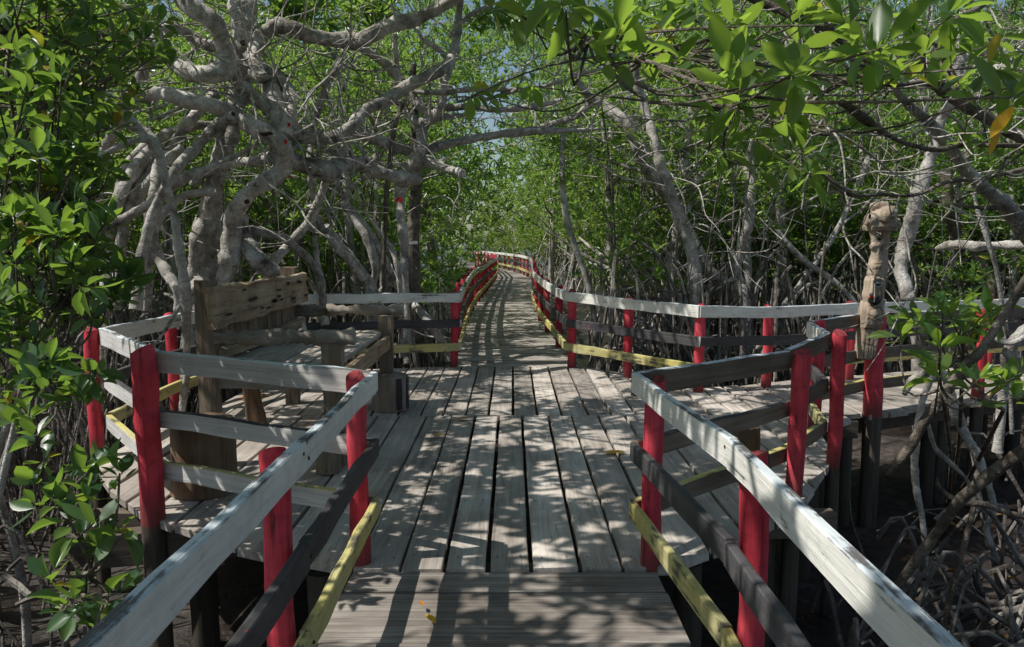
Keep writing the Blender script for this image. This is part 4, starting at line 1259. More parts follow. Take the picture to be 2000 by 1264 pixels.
limbs(PS, 'stem', [
    (6, 5.4, 5.2, [(1470, 880, 16), (1430, 960, 22), (1400, 1060, 24), (1380, 1180, 24), (1365, 1300, 22), (1370, 1450, 22), (1385, 1560, 20), (1410, 1680, 18), (1430, 1900, 16), (1440, 2200, 16)], .02),
    (6, 5.0, 5.1, [(1310, 985, 14), (1340, 930, 26), (1380, 890, 28), (1420, 860, 26), (1430, 800, 22), (1425, 720, 26), (1410, 600, 34), (1400, 540, 30)], .02),
    (6, 5.6, 5.5, [(1530, 860, 26), (1560, 960, 30), (1590, 1080, 34), (1640, 1200, 36), (1700, 1300, 32), (1730, 1380, 26), (1770, 1480, 24), (1800, 1620, 22), (1760, 1720, 20), (1800, 1850, 22), (1860, 2000, 22), (1890, 2300, 20)], .02),
    (6, 5.3, 5.6, [(1410, 1080, 12), (1440, 1150, 14), (1480, 1280, 15), (1560, 1360, 16), (1640, 1440, 14), (1700, 1540, 12)], .02),
], M['bark_pale'], 10, .14, 4)
TP = thing('mangrove_sapling', 'thin pale leaning pole between the two railings, far right', 'stem', P(1950, 700, 6.8))
limbs(TP, 'stem', [(6, 6.6, 6.8, [(1690, -120, 9), (1720, 0, 12), (1770, 150, 14), (1810, 280, 14), (1840, 450, 13), (1855, 600, 12), (1880, 760, 11), (1900, 1200, 11)], .02),
                   (6, 6.6, 6.8, [(1860, 580, 13), (1880, 680, 12), (1920, 760, 12), (1990, 880, 12)], .02)], M['bark_pale'], 8, .08, 4)
RK = thing('mangrove_tree', 'thick knotted pale root at the right edge beyond the shrub', 'root', P(1990, 720, 6.6))
limbs(RK, 'stem', [(6, 6.4, 6.6, [(2100, 560, 34), (1990, 620, 34), (1920, 680, 36), (1880, 760, 36), (1870, 860, 34), (1850, 1000, 30), (1820, 1300, 30)], .02),
                   (6, 6.5, 6.3, [(1790, 660, 14), (1840, 690, 20), (1900, 700, 22), (1990, 660, 24)], .02)], M['bark_pale'], 10, .12, 4)

# small white board nailed in the trees
sg = MB()
sg.box((0, 0, 0), (.155, .012, .045))
sp = P(805, 474, 11.0)
tag(sg.build('sign', M['sign'], None, Matrix.Translation(sp) @ Matrix.Rotation(-.05, 4, 'Y')), 'small white board fixed to a dark trunk left of the walkway', 'sign')
SB = thing('mangrove_tree', 'dark slim trunk carrying the small white board', 'tree', (sp.x, sp.y + .12, MUD_Z))
m = MB()
m.tube([(0, 0, -.1), (.03, 0, 1.4), (-.02, .02, 2.6), (.05, .08, 3.6), (.0, .2, 5.2)], [.10, .09, .10, .07, .05], 10, .1, 5)
m.build('trunk', M['bark_brown'], SB)

# ------------------------------------------------------------------ foliage generators
def clump_cloud(rs, boxes):
    """boxes: list of (cx,cy,cz,rx,ry,rz,n): returns points in soft ellipsoids"""
    out = []
    for cx, cy, cz, rx, ry, rz, n in boxes:
        p = rs.normal(0, .48, (n, 3))
        out.append(np.array([cx, cy, cz]) + p * np.array([rx, ry, rz]))
    return np.concatenate(out)

def tree_variant(seed, h, spread, n_ros, low=.9, leafmat='leaf_far', bright=False):
    rs = np.random.default_rng(seed)
    rp = random.Random(seed)
    me = {}
    t = MB()
    lean = (rp.uniform(-.5, .5), rp.uniform(-.5, .5))
    tp = [(0, 0, -.2), (lean[0] * .1, lean[1] * .1, h * .2), (lean[0] * .5 + rp.uniform(-.1, .1), lean[1] * .4, h * .45), (lean[0] * .8, lean[1] * .9, h * .7), (lean[0] * 1.1, lean[1] * 1.1, h * .95)]
    r0 = rp.uniform(.055, .095)
    t.tube(tp, [r0 * 1.2, r0, r0 * .8, r0 * .5, r0 * .2], 8, .09, 5)
    ends = []
    for k in range(10):
        z = rp.uniform(.28, .9) * h
        f = z / h
        b0 = Vector((lean[0] * f * .9, lean[1] * f * .9, z))
        a = rp.uniform(0, 6.28)
        L = spread * rp.uniform(.5, 1.05) * (1.1 - .4 * f)
        e = b0 + Vector((math.cos(a) * L, math.sin(a) * L, rp.uniform(.1, .9) * L))
        mid = b0.lerp(e, .5) + Vector((rp.uniform(-.15, .15), rp.uniform(-.15, .15), rp.uniform(-.1, .25)))
        t.tube([b0, mid, e], [r0 * .45, r0 * .28, r0 * .10], 5, .1, 4)
        ends.append(e)
        for _ in range(2):
            e2 = e + Vector((rp.uniform(-.7, .7), rp.uniform(-.7, .7), rp.uniform(-.2, .7)))
            t.tube([mid.lerp(e, rp.uniform(.2, .9)), e2], [r0 * .15, r0 * .06], 4, .1, 1)
            ends.append(e2)
    for k in range(8):                                   # stilt roots merged with the bole
        z = rp.uniform(.5, 1.9)
        a = rp.uniform(0, 6.28)
        R = rp.uniform(.4, 1.2)
        b0 = Vector((lean[0] * z / h * .8, lean[1] * z / h * .8, z))
        e = Vector((math.cos(a) * R, math.sin(a) * R, -.25))
        t.tube([b0, b0.lerp(e, .45) + Vector((0, 0, .22)), e], [.022, .02, .018], 5, .1, 4)
    boxes = []
    n_c = len(ends)
    for e in ends:
        s = rp.uniform(.45, .95)
        boxes.append((e.x, e.y, e.z, s, s, s * .7, int(n_ros / n_c)))
    c = clump_cloud(rs, boxes)
    c = c[c[:, 2] > low]
    out = c - np.array([lean[0], lean[1], h * .5])
    d = out * np.array([.25, .25, .12]) + rs.normal(0, .45, c.shape) + np.array([0, 0, .75])
    pos, ax, ln = rosettes(c, d, 7, .125)
    me['crown'] = leaf_mesh('crown', pos, ax, ln, ln * .42, M[leafmat], False)
    tmp = t.build('trunk', M['bark'] if not bright else M['bark_pale'])
    me['trunk'] = tmp.data
    bpy.data.objects.remove(tmp)
    return me

VARS = [tree_variant(101, 6.0, 1.7, 430, 1.9), tree_variant(102, 6.0, 1.9, 460, 2.1), tree_variant(103, 6.0, 1.6, 420, 1.5), tree_variant(104, 6.0, 2.0, 480, 2.2), tree_variant(105, 6.0, 1.5, 420, 1.0)]
VB = [tree_variant(106, 4.6, 1.9, 480, .1, 'leaf_bright', True), tree_variant(107, 6.2, 2.1, 520, .3, 'leaf_bright', True)]

def path_x(y):
    return float(np.interp(y, [9.7, 15, 20, 30, 36, 46, 60], [0, .05, .3, .3, -.4, -1.6, -5.0]))

GL = {
    'L': ('slim leafy mangrove tree in the shaded thicket left of the long walkway', 'trees of the left thicket'),
    'R': ('slim leafy mangrove tree in the thicket behind the back railing, right', 'trees of the right thicket'),
    'B': ('sunlit bright green mangrove beside the far end of the long walkway', 'sunlit trees at the far bend'),
}
protos = {}
def plant(x, y, vi, zone, rz, s, bright=False, low=1.0):
    src = (VB if bright else VARS)
    key = (vi, bright)
    if key not in protos:
        o = thing('mangrove_tree', *GL[zone][:1], 'tree', (x, y, MUD_Z), rz, GL[zone][1])
        link('trunk', src[vi]['trunk'], o)
        link('crown', src[vi]['crown'], o)
        protos[key] = o
    else:
        o = copy_tree(protos[key])
        o.location = (x, y, MUD_Z)
        o.rotation_euler = (0, 0, rz)
        o['label'], o['group'] = GL[zone]
    top = (2.75 + .26 * y) * random.uniform(.80, 1.12) * low
    o.scale = (s, s, (top / 6.0) if not bright else s)
    return o

rt = random.Random(21)
placed = []
def try_plant(x, y, dmin, zone, bright=False):
    if any((x - a) ** 2 + (y - b) ** 2 < dmin * dmin for a, b in placed):
        return
    placed.append((x, y))
    plant(x, y, rt.randrange(2 if bright else 5), zone, rt.uniform(0, 6.28), rt.uniform(.9, 1.25) * (1.3 if y > 17 and not bright else 1.0), bright)

# thicket both sides; a gap is kept along the walkway and round the platform
for band, (y0, y1, step, dmin) in enumerate(((10.8, 17, .9, 1.4), (17, 26, 1.2, 1.7), (26, 46, 2.0, 1.9))):
    tries = int(330)
    for _ in range(tries):
        y = rt.uniform(y0, y1)
        half = y * .78 + 3
        x = rt.uniform(-half, half)
        dx = x - path_x(y)
        if abs(dx) < (2.1 if y < 22 else 2.4):
            continue
        if x > 0 and y < 12.4 + .25 * max(0, x - 2):
            continue
        if x < 0 and y < 11.6:
            continue
        if y > 31 and -6.5 < dx < 0:
            continue
        try_plant(x, y, dmin, 'L' if dx < 0 else 'R', rt.random() < .12 and abs(dx) > 3.2)
for (x, y) in ((-7.4, 10.6), (-5.6, 11.4), (-9, 9.5), (8.2, 12.5), (9.5, 11.8), (7.2, 13.2), (10.5, 12.8)):
    try_plant(x, y, .8, 'L' if x < 0 else 'R')
for k in range(46):                                  # lower bushy growth in front of the tall thicket
    y = rt.uniform(12.2, 17.0)
    x = rt.choice((-1, 1, 1)) * rt.uniform(1.9, 4.5 + .45 * y)
    if x < 0 and y < 12.3 or x > 0 and y < 13.0 + .2 * max(0, x - 2):
        continue
    plant(x, y, rt.choice((2, 4, 4)), 'L' if x < 0 else 'R', rt.uniform(0, 6.28), rt.uniform(.8, 1.1), False, rt.uniform(.5, .8))
for (x, y) in ((1.2, 47), (2.2, 44), (3.4, 41), (0.2, 52), (3.0, 50), (1.8, 55), (-1, 57), (4.6, 46), (2.9, 37), (-6, 50), (-8, 56)):
    try_plant(x, y, .6, 'B', True)

# distant forest: one mass that closes the view
def far_forest():
    rs = np.random.default_rng(77)
    n = 9000
    ang = rs.uniform(-.95, .95, n)
    R = rs.uniform(48, 75, n)
    x, y = R * np.sin(ang), R * np.cos(ang)
    z = rs.uniform(-1.0, 11.5, n) + 1.2 * np.sin(x * .6) + .8 * np.sin(x * 1.7 + 1)
    keep = ~((np.abs(x + 2) < 6) & (y < 58))
    c = np.stack([x, y, z], 1)[keep]
    d = rs.normal(0, .5, c.shape) + np.array([0, 0, .7])
    pos, ax, ln = rosettes(c, d, 8, .62, (.4, 1.5))
    pos = pos + rs.normal(0, .45, pos.shape)
    me = leaf_mesh('distant_forest', pos, ax, ln, ln * .5, M['leaf_far'])
    kind(link('distant_forest', me), 'stuff')
far_forest()

# ------------------------------------------------------------------ crowns over the platform (they throw the dappled shade)
def crown_over(root, boxes, seed, n_leaf=7, length=.12, name='crown', wr=.42):
    rs = np.random.default_rng(seed)
    c = clump_cloud(rs, boxes)
    d = rs.normal(0, .5, c.shape) + np.array([0, 0, .8])
    pos, ax, ln = rosettes(c, d, n_leaf, length)
    o = np.array(root.location)
    me = leaf_mesh(name, pos - o, ax, ln, ln * wr, M['leaf_far'])
    return link(name, me, root)

rs_ = random.Random(9)
def sun_gap(x, y, z):
    """True where a clump would shade a place that stands in full sun"""
    def at(h):
        k = (z - h) / SUN_DIR.z
        return x - SUN_DIR.x * k, y - SUN_DIR.y * k
    r = rs_.random()
    a, b = at(.7)
    if -2.9 < a < -.7 and 3.3 < b < 5.2 and r < .8:
        return True
    if .45 < a < 1.15 and .6 < b < 2.75 and r < .85:
        return True
    a, b = at(2.2)
    if a < -2.0 and b < 6 and r < .93:
        return True
    if a > .0 and 1.6 < b < 4.6 and r < .5:
        return True
    a, b = at(3.0)
    if -5.6 < a < -.8 and 7.0 < b < 10.5 and r < .85:
        return True
    return False
def scatter_boxes(n, x0, x1, y0, y1, z0, z1, s=(.5, 1.1), per=45, avoid=None):
    out = []
    while len(out) < n:
        x, y, z = rs_.uniform(x0, x1), rs_.uniform(y0, y1), rs_.uniform(z0, z1)
        if avoid and avoid(x, y, z):
            continue
        k = rs_.uniform(*s)
        out.append((x, y, z, k, k, k * .45, int(per * k)))
    return out
crown_over(MT, scatter_boxes(118, -5.6, -.2, 4.4, 11.0, 4.5, 5.8, (.18, .50), 34, sun_gap), 1, 6, .20)
crown_over(T2, scatter_boxes(30, -4.4, -.6, 9.0, 18, 5.0, 7.0, (.25, .6), 70) + [(rs_.uniform(-2.6, 1.8), y_, 1.6 + y_ * rs_.uniform(.19, .31), .9, .9, .5, 26) for y_ in [rs_.uniform(14, 24) for _ in range(34)]], 2)
crown_over(RT, scatter_boxes(7, 1.2, 4, 11.5, 13.5, 4.8, 6.2), 3)
crown_over(PT, scatter_boxes(5, 4, 7, 9.5, 12, 4.8, 6.2), 4)

# ------------------------------------------------------------------ fine twisting branches
def fine_branches(root, n, seed, mat, L=(.6, 1.9), r=(.006, .017), lift=.35, kids=('limb', 'trunk')):
    rs = random.Random(seed)
    src = [c for c in root.children if c.name.split('.')[0] in kids]
    m = MB()
    for _ in range(n):
        c = rs.choice(src)
        v = c.data.vertices[rs.randrange(len(c.data.vertices))]
        p = v.co.copy()
        d = Vector((rs.gauss(0, 1), rs.gauss(0, .6), rs.gauss(lift, .6))).normalized()
        ln, rr = rs.uniform(*L), rs.uniform(*r)
        pts = [p - v.normal * .01]
        k = 7
        for i in range(k):
            d = (d + Vector((rs.gauss(0, .33), rs.gauss(0, .33), rs.gauss(0, .33)))).normalized()
            p = p + d * (ln / k)
            pts.append(p.copy())
            if i in (2, 4) and rs.random() < .6:
                e = (d + Vector((rs.gauss(0, .7), rs.gauss(0, .7), rs.gauss(0, .7)))).normalized()
                q = p + e * ln * .3 + Vector((rs.gauss(0, .04), rs.gauss(0, .04), rs.gauss(0, .04)))
                m.tube([p, p.lerp(q, .5) + Vector((0, 0, rs.gauss(0, .03))), q], [rr * .6, rr * .5, rr * .25], 4, .1, 3)
        m.tube(pts, [rr * (1 - .8 * i / k) for i in range(k + 1)], 5, .12, 3)
    return kind(m.build('branch_tangle', mat, root), 'stuff')
fine_branches(MT, 150, 61, M['bark_pale'], (.6, 2.3))
fine_branches(T2, 90, 62, M['bark_pale'], (.6, 2.0))
fine_branches(RT, 40, 63, M['bark'], (.8, 2.4))
fine_branches(RT2, 30, 64, M['bark'], (.8, 2.2))
fine_branches(PT, 45, 65, M['bark_pale'], (.8, 2.4))
fine_branches(FR, 75, 66, M['bark'], (.4, 1.3), (.003, .009))

def wild_branches(name, n, region, zr, seed, mat, L=(.8, 2.6), r=(.006, .02)):
    rs = random.Random(seed)
    m = MB()
    for _ in range(n):
        x, y = region(rs)
        p = Vector((x, y, rs.uniform(*zr)))
        d = Vector((rs.gauss(0, 1), rs.gauss(0, .4), rs.gauss(0, .9))).normalized()
        ln, rr = rs.uniform(*L), rs.uniform(*r)
        pts = [p.copy()]
        for i in range(6):
            d = (d + Vector((rs.gauss(0, .25), rs.gauss(0, .25), rs.gauss(-.03, .25)))).normalized()
            p = p + d * (ln / 6)
            pts.append(p.copy())
        if any(on_deck(q.x, q.y) and q.z < 2.4 for q in pts):
            continue
        m.tube(pts, [rr * (1 - .55 * i / 6) for i in range(7)], 5, .12, 3)
    return kind(m.build(name, M[mat]), 'stuff')

def shadow_boughs(root, n, x0, x1, y0, y1, z0, z1, seed):  # unseen boughs overhead, added only for the branch shadows they cast
    rs = random.Random(seed)
    o = Vector(root.location)
    m = MB()
    for _ in range(n):
        p = Vector((rs.uniform(x0, x1), rs.uniform(y0, y1), rs.uniform(z0, z1)))
        d = Vector((rs.gauss(.5, .7), rs.gauss(0, .7), rs.gauss(.05, .15))).normalized()
        ln, rr = rs.uniform(1.0, 2.8), rs.choice((.008, .011, .015, .022, .034))
        pts = [p.copy()]
        for i in range(7):
            d = (d + Vector((rs.gauss(0, .28), rs.gauss(0, .28), rs.gauss(0, .1)))).normalized()
            p = p + d * (ln / 7)
            pts.append(p.copy())
            if rs.random() < .5:
                e = (d + Vector((rs.gauss(0, .8), rs.gauss(0, .8), 0))).normalized()
                m.tube([p - o, p + e * .2 - o, p + e * .42 + Vector((0, 0, .05)) - o], [rr * .5, rr * .4, rr * .2], 4, .1, 2)
        m.tube([q - o for q in pts], [rr * (1 - .6 * i / 7) for i in range(8)], 5, .1, 3)
    return kind(m.build('branch_tangle', M['bark'], root), 'stuff')
shadow_boughs(MT, 46, -5.2, -.4, 4.2, 7.6, 4.5, 5.7, 91)

# ------------------------------------------------------------------ foreground leaves
def leafy(root, clusters, seed, per=8, length=.12, mat='leaf_near', up=.7, twig=True, wr=.46):
    """clusters: world-space twig ends; each gets a whorl of big leaves and a thin twig"""
    rs = np.random.default_rng(seed)
    o = np.array(root.location)
    c = np.array([tuple(p) for p in clusters]) - o
    d = rs.normal(0, .55, c.shape) + np.array([0, 0, up])
    pos, ax, ln = rosettes(c, d, per, length, (.35, 1.45), .38)
    me = leaf_mesh('foliage', pos, ax, ln, ln * wr, M[mat], True, .35)
    link('foliage', me, root)
    return c

def px_blob(rs, specs):
    out = []
    for (u, v, ru, rv, d0, d1, n) in specs:
        k = 0
        while k < n:
            a, b = rs.uniform(-1, 1), rs.uniform(-1, 1)
            if a * a + b * b > 1:
                continue
            out.append(P(u + a * ru, v + b * rv, rs.uniform(d0, d1)))
            k += 1
    return out

def twigs(root, ends, hubs, seed, mat, r=.006):
    rs = random.Random(seed)
    o = Vector(root.location)
    m = MB()
    for e in ends:
        e = Vector(e)
        h = min(hubs, key=lambda q: (Vector(q) - e).length + rs.uniform(0, .5))
        h = Vector(h)
        mid = e.lerp(h, .5) + Vector((rs.uniform(-.1, .1), rs.uniform(-.1, .1), rs.uniform(-.18, .02)))
        m.tube([e - o, mid - o, h - o], [r * .6, r, r * 1.7], 5, .08, 4)
    return m.build('twig', mat, root)

rl = random.Random(31)
LB = thing('mangrove_bush', 'dense dark green broad-leaved mangrove filling the left edge of the view', 'bush', (-2.9, 3.4, MUD_Z))
lb_c = px_blob(rl, [
    (60, 60, 130, 110, 3.6, 5.0, 40), (215, 90, 120, 105, 4.8, 6.4, 36), (70, 230, 120, 110, 3.4, 4.6, 36), (190, 230, 80, 80, 4.6, 6.0, 14),
    (60, 380, 150, 100, 3.2, 4.6, 40), (100, 330, 120, 60, 3.4, 4.6, 14), (80, 510, 120, 90, 3.0, 4.4, 34), (160, 560, 110, 60, 3.2, 4.2, 16),
    (50, 640, 90, 70, 2.9, 4.0, 18), (110, 740, 90, 50, 2.9, 3.8, 12), (40, 800, 60, 60, 2.8, 3.6, 7),
    (250, 560, 40, 40, 3.4, 4.0, 4)])
LBh = [P(20, 60, 4.4), P(140, 180, 4.4), P(40, 300, 4.0), P(130, 400, 4.0), P(30, 500, 3.7), P(120, 570, 3.6), P(60, 700, 3.4), P(-60, 200, 4.2), P(-80, 450, 3.9), P(-60, 650, 3.5)]
lb_c += px_blob(rl, [(80, 120, 160, 140, 3.8, 5.2, 46), (90, 420, 120, 130, 3.2, 4.6, 40), (250, 60, 90, 80, 5.0, 6.5, 18)])
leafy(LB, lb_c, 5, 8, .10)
twigs(LB, lb_c, LBh, 6, M['bark_brown'])
crown_over(LB, scatter_boxes(112, -4.8, .5, -1.0, 4.8, 3.5, 5.0, (.16, .45), 36, sun_gap), 17, 6, .19)
shadow_boughs(LB, 60, -4.8, .4, -1.0, 4.6, 3.6, 5.0, 92)
o = Vector(LB.location)
for k, hb in enumerate(LBh):
    m = MB()
    b0 = Vector((-2.9 + rl.uniform(-.9, .3), 3.4 + rl.uniform(-.5, .8), MUD_Z))
    md = b0.lerp(hb, .55) + Vector((rl.uniform(-.3, .2), rl.uniform(-.2, .2), rl.uniform(-.1, .2)))
    m.tube([b0 - o, b0.lerp(md, .5) - o + Vector((rl.uniform(-.08, .08), 0, 0)), md - o, hb - o], [.028, .024, .020, .012], 8, .1, 5)
    m.build('stem', M['bark'], LB)

LS = thing('mangrove_sapling', 'low leafy mangrove shoots at the bottom left below the thick red corner post', 'sapling', G(190, 1264, MUD_Z))
ls_c = px_blob(rl, [(195, 920, 50, 25, 2.9, 3.3, 4), (150, 1000, 90, 40, 2.7, 3.2, 6), (200, 1050, 50, 40, 2.7, 3.1, 4), (120, 1160, 60, 40, 2.5, 3.0, 3), (190, 1190, 60, 50, 2.5, 2.9, 4), (100, 930, 60, 40, 2.9, 3.3, 2)])
leafy(LS, ls_c, 8, 6, .105, 'leaf_near', .9)
twigs(LS, ls_c, [P(190, 1000, 3.1), P(160, 1120, 2.95), P(130, 1300, 2.9), P(80, 1000, 3.2)], 9, M['bark_brown'], .007)

# leaf whorls on the upper-right boughs
fr_c = px_blob(rl, [(1560, 150, 30, 25, 2.3, 2.5, 2), (1420, 130, 50, 30, 2.5, 2.9, 4), (1350, 120, 60, 40, 2.8, 3.2, 5), (1210, 80, 60, 50, 2.6, 3.1, 8), (1120, 30, 90, 30, 2.6, 3.2, 9),
    (1030, 40, 70, 40, 3.0, 3.6, 5), (1480, 230, 70, 40, 2.8, 3.4, 6), (1570, 250, 80, 40, 3.0, 3.6, 6), (1450, 200, 30, 20, 2.6, 2.9, 2), (1640, 130, 80, 60, 2.6, 3.4, 7), (1740, 90, 100, 70, 2.8, 3.6, 9),
    (1900, 40, 110, 50, 2.8, 3.8, 9), (1960, 150, 50, 60, 2.4, 3.0, 4), (1800, 190, 100, 50, 3.2, 4.0, 7), (1500, 300, 60, 30, 3.4, 4.0, 4), (1560, 330, 60, 25, 3.2, 3.8, 4), (1400, 260, 60, 40, 3.2, 3.8, 5),
    (1600, 40, 120, 40, 2.8, 3.6, 9), (1430, 30, 100, 35, 3.0, 3.6, 8), (960, 190, 40, 20, 3.8, 4.4, 3), (1060, 170, 60, 25, 4.0, 5.0, 5), (1300, 30, 80, 30, 3.0, 3.6, 6), (1680, 260, 50, 30, 3.6, 4.2, 4), (1880, 280, 60, 40, 3.6, 4.4, 4)])
fr_c = [p for i, p in enumerate(fr_c) if i % 9 in (0, 2, 5, 7)] + [P(1550, 150, 1.95), P(1548, 145, 2.0), P(1425, 135, 2.3), P(1975, 190, 1.9), P(1720, 95, 2.2), P(1205, 70, 2.5), P(1105, 20, 2.3)]
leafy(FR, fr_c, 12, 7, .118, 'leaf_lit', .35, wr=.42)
twigs(FR, fr_c, [P(1300 + 400 / S, 230 / S, 3.6), P(1300, 256 / S, 3.4), P(1300 - 420 / S, 210 / S, 3.2), P(1300 + 720 / S, 95 / S, 4.0), P(1300 + 1000 / S, 300 / S, 4.0), P(1300 + 1450 / S, 190 / S, 4.2), P(1300 + 600 / S, 575 / S, 3.9), P(1300 + 350 / S, 600 / S, 3.7), P(1300 + 1640 / S, 570 / S, 4.9)], 13, M['bark_brown'], .005)

for (u, v, d_, ax_, L_) in ((1985, 200, 1.9, (-.55, .05, -.8), .10), (1958, 235, 1.95, (-.25, .1, -.95), .09)):
    p_ = P(u, v, d_) - Vector(FR.location)
    link('yellow_leaf', leaf_mesh('yellow_leaf', [tuple(p_)], [ax_], L_, L_ * .36, M['dead_leaf'], True, .2), FR)

RS = thing('mangrove_sapling', 'bright broad-leaved mangrove shrub in front of the side walkway railing', 'shrub', G(1850, 1000, MUD_Z))
rs_c = [P(1835, 680, 3.6), P(1835, 735, 3.55)] + px_blob(rl, [(1830, 620, 55, 25, 4.2, 4.8, 4), (1880, 610, 70, 20, 4.4, 5.0, 5), (1920, 640, 60, 30, 4.2, 4.8, 3), (1790, 640, 40, 30, 4.2, 4.6, 2), (1960, 740, 50, 30, 3.6, 4.2, 3), (1990, 760, 40, 30, 3.6, 4.0, 2)])
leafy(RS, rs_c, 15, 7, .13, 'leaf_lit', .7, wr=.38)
twigs(RS, rs_c, [P(1840, 760, 4.0), P(1880, 700, 4.5), P(1960, 800, 4.2)], 16, M['bark_brown'], .006)
m = MB()
for h_ in (P(1840, 760, 4.0), P(1880, 700, 4.5), P(1960, 800, 4.2)):
    b0 = Vector(RS.location)
    m.tube([Vector((0, 0, 0)), (h_ - b0) * .5 + Vector((.1, .1, 0)), h_ - b0], [.02, .016, .011], 7, .1, 5)
m.build('stem', M['bark_brown'], RS)

# bushy understorey behind the left railing
def bushlet(label, x, y, n, s, seed, mat='leaf_far', z0=.3):
    rs = np.random.default_rng(seed)
    r = thing('mangrove_sapling', label, 'shrub', (x, y, MUD_Z))
    c = rs.normal(0, .45, (n, 3)) * np.array([s, s * .7, s * .8]) + np.array([0, 0, 1.1 + z0])
    d = rs.normal(0, .5, c.shape) + np.array([0, 0, .8])
    pos, ax, ln = rosettes(c, d, 8, .12)
    link('foliage', leaf_mesh('foliage', pos, ax, ln, ln * .42, M[mat], False), r)
    m = MB()
    for k in range(6):
        e = Vector(c[k])
        m.tube([(0, 0, 0), e * .5 + Vector((.05, .05, 0)), e], [.018, .014, .007], 5, .1, 4)
    m.build('stem', M['bark'], r)
b1 = P(845, 545, 11.6); b2 = P(700, 470, 12.5)
bushlet('leafy shrub at the railing just left of the long walkway', b1.x, b1.y, 46, .55, 41, 'leaf_far', b1.z)
bushlet('darker shrub deep between the forked mangrove and the big gnarled one', b2.x, b2.y, 60, .8, 42, 'leaf_far', b2.z)

# ------------------------------------------------------------------ root thickets (uncountable)
def on_deck(x, y):
    if 9.5 < y < 36 and abs(x - path_x(y)) < 1.05:
        return True
    if 3.4 < y < 9.9 and -3.3 < x < 1.0 and not (y > 9.3 and x < -2.9) and not (y < 4.3 and x < -1.6):
        return True
    if 1.0 <= x < 2.9 and 4.2 < y < 8.4 and y > 4.2 + (x - 1) * .9:
        return True
    return x > 2.6 and 7.0 + .43 * (x - 3.3) - .15 < y < 8.8 + .43 * (x - 3.3)
def roots(name, n, region, seed, zhi=(.2, 1.6), r=(.008, .022), vertical=.4, mat='root', avoid=None, reach=(.4, 1.4)):
    rs = random.Random(seed)
    m = MB()
    k = 0
    while k < n:
        x, y = region(rs)
        if avoid and avoid(x, y):
            continue
        if on_deck(x, y):
            continue
        k += 1
        rr = rs.uniform(*r)
        top = rs.uniform(*zhi)
        a = rs.uniform(0, 6.28)
        if rs.random() < vertical:
            lk = .16 * (top - MUD_Z)
            lx, ly = rs.gauss(0, lk), rs.gauss(0, lk)
            pts = [(x, y, MUD_Z - .1), (x + lx * .4 + rs.uniform(-.05, .05), y + ly * .4, MUD_Z + (top - MUD_Z) * .4), (x + lx * .7 + rs.uniform(-.06, .06), y + ly * .7, MUD_Z + (top - MUD_Z) * .75), (x + lx, y + ly, top)]
            m.tube(pts, [rr, rr * .95, rr * .8, rr * .5], 5, .12, 3)
        else:
            L = rs.uniform(*reach)
            ex, ey = x + math.cos(a) * L, y + math.sin(a) * L * .7
            if on_deck(ex, ey) or on_deck((x + ex) / 2, (y + ey) / 2):
                k -= 1
                continue
            pts = [(x, y, top), (x + (ex - x) * .3, y + (ey - y) * .3, top * .75 + MUD_Z * .05 + .10), (x + (ex - x) * .72, y + (ey - y) * .72, MUD_Z + (top - MUD_Z) * .42), (ex, ey, MUD_Z - .1)]
            m.tube(pts, [rr * .8, rr, rr, rr * .85], 5, .12, 3)
    return kind(m.build(name, M[mat]), 'stuff')

def reg(x0, x1, y0, y1):
    return lambda rs: (rs.uniform(x0, x1), rs.uniform(y0, y1))
roots('root_thicket', 520, reg(1.3, 9, 9.7, 14.5), 51, (-.4, 1.6), (.009, .026), .35, avoid=lambda x, y: y < 9.75 + .30 * max(0, x - 1) and x > 2.2 and y < 9.2 + .42 * (x - 2.0) + .9)
roots('stem_thicket', 150, reg(1.6, 10.5, 11.6, 17), 52, (1.4, 4.8), (.007, .022), .8, avoid=lambda x, y: y < 11 + .3 * x * .6)
roots('root_thicket', 420, reg(-7.5, -1.0, 9.8, 13.5), 53, (-.5, 1.2), (.012, .032), .25)
roots('stem_thicket', 120, reg(-9, -2.2, 10.5, 16), 54, (1.6, 4.2), (.010, .026), .85)
roots('root_thicket', 620, reg(-6.5, -3.25, 3.0, 9.6), 55, (-.5, 1.15), (.008, .020), .6)
roots('root_thicket', 150, reg(-3.6, -1.75, 2.3, 4.1), 56, (-.9, .25), (.006, .016), .6, avoid=lambda x, y: x > -2.5 and y > 3.6)
roots('root_thicket', 170, reg(2.6, 7.0, 3.2, 7.4), 57, (-.95, -.3), (.007, .020), .25, avoid=lambda x, y: y > 6.0 + .3 * (x - 2.6), reach=(.5, 1.6))
roots('root_thicket', 160, reg(3.4, 9.5, 7.2, 9.0), 58, (-.9, -.35), (.008, .022), .3)
roots('dry_branch_litter', 150, reg(2.0, 5.2, 2.6, 5.4), 59, (-1.02, -.88), (.007, .022), .0, 'root', None, (.6, 1.6))

wild_branches('branch_thicket', 170, reg(1.6, 11, 11.0, 16), (.2, 5.2), 71, 'root')
wild_branches('branch_thicket', 180, reg(-9, -1.6, 10.6, 16), (.2, 5.4), 72, 'root')
def litter(n, region, seed):
    rs = random.Random(seed)
    pos, ax = [], []
    while len(pos) < n:
        x, y = region(rs)
        if on_deck(x, y):
            continue
        a = rs.uniform(0, 6.28)
        pos.append((x, y, MUD_Z + .10 + rs.uniform(0, .03)))
        ax.append((math.cos(a), math.sin(a), rs.uniform(-.1, .2)))
    me = leaf_mesh('leaf_litter', pos, ax, .11, .042, M['litter'], True, .2)
    kind(link('leaf_litter', me), 'stuff')
litter(420, reg(1.2, 7, 1.5, 8), 81)
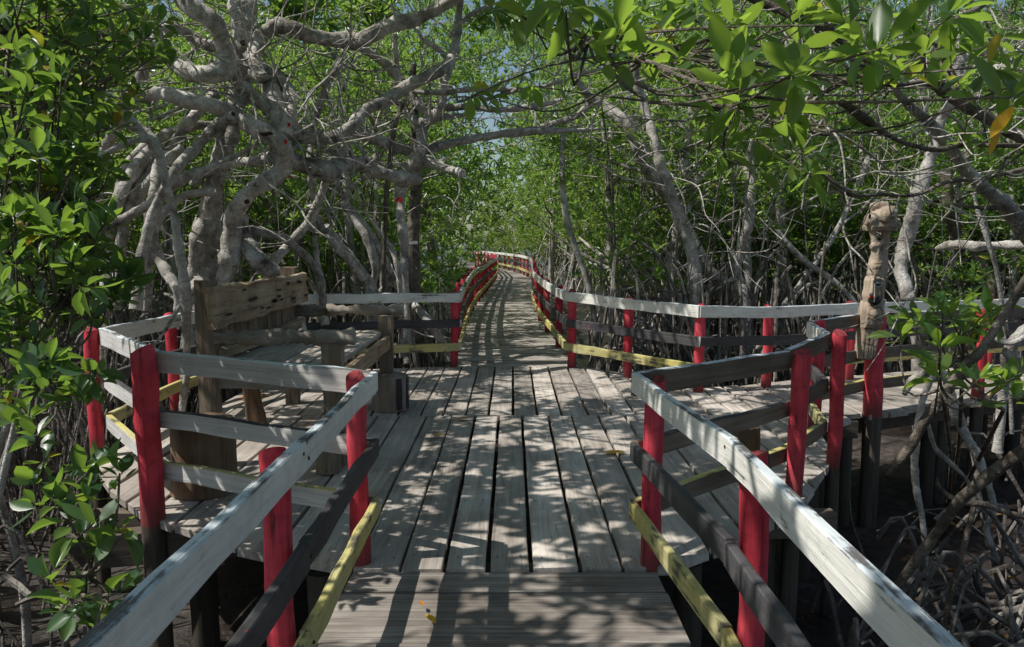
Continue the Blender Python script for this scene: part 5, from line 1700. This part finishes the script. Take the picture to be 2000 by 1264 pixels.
# slender upright stems that one can pick out on the right
stem_specs = [
    (1095, [(1100, 250, 5), (1098, 330, 6), (1105, 420, 6), (1130, 500, 6), (1150, 560, 6)], 11.8, 'thin bent stem just right of the long walkway', 'bark'),
    (1500, [(1460, 300, 9), (1462, 380, 9), (1458, 470, 9), (1462, 580, 9), (1464, 680, 9)], 12.6, 'straight grey stem right of the curving one, beyond the back railing', 'bark'),
    (1540, [(1512, 320, 8), (1520, 420, 8), (1530, 520, 8), (1530, 640, 8)], 13.0, 'second straight stem in the root thicket, left of the carving', 'bark'),
    (1600, [(1700, 300, 6), (1640, 440, 6), (1560, 560, 6), (1500, 640, 6)], 12.2, 'pale diagonal pole leaning left behind the carving', 'bark_pale'),
    (1600, [(1500, 430, 5), (1560, 500, 6), (1640, 560, 6), (1700, 640, 6)], 12.0, 'pale diagonal pole leaning right behind the carving', 'bark_pale'),
    (560, [(640, 300, 5), (668, 380, 5), (720, 450, 6), (760, 520, 6), (790, 600, 6)], 10.9, 'bright dead pole slanting down behind the far arm of the bench', 'bark_pale'),
]
for (_, pp, d, lab, mt) in stem_specs:
    r0 = thing('mangrove_sapling', lab, 'stem', P(pp[-1][0], pp[-1][1], d))
    o = Vector(r0.location)
    m = MB()
    ext = pp + [(2 * pp[-1][0] - pp[-2][0], 2 * pp[-1][1] - pp[-2][1] + 60, pp[-1][2])]
    m.tube([P(u, v, d) - o for u, v, _ in ext], [r * d / 1500 for _, _, r in ext], 8, .1, 4)
    m.build('stem', M[mt], r0)

# ------------------------------------------------------------------ fallen leaves on the boards
def fallen(label, u, v, L, rz, mat='dead_leaf', wr=.4):
    p = G(u, v)
    me = leaf_mesh('fallen_leaf', [(0, 0, 0)], [(math.cos(rz), math.sin(rz), .02)], L, L * wr, M[mat], True, .08)
    o = link('fallen_leaf', me, None, Matrix.Translation((p.x, p.y, .022)))
    tag(o, label, 'leaf', 'fallen leaves on the boards')
fallen('large bright yellow leaf lying near the right front post', 1174, 889, .19, .1, 'dead_leaf', .42)
fallen('yellow leaf on the nearest cross board', 830, 1209, .085, -.9)
fallen('tiny brown leaf beside the yellow one on the nearest cross board', 821, 1182, .05, -1.2, 'orange_leaf')
fallen('orange leaf lying at the joint between the two rows of boards', 888, 823, .13, .15, 'orange_leaf')
fallen('small orange leaf on the far row of boards, middle', 1028, 729, .13, .2, 'orange_leaf')
fallen('dull yellow leaf in the gap left of the middle boards', 842, 855, .11, .25)
fallen('orange leaf under the bench', 462, 782, .16, .2, 'orange_leaf')
fallen('smaller orange leaf under the bench, nearer the seat front', 505, 776, .11, .3, 'orange_leaf')
fallen('curled leaf at the start of the long walkway', 939, 660, .13, .2, 'orange_leaf')
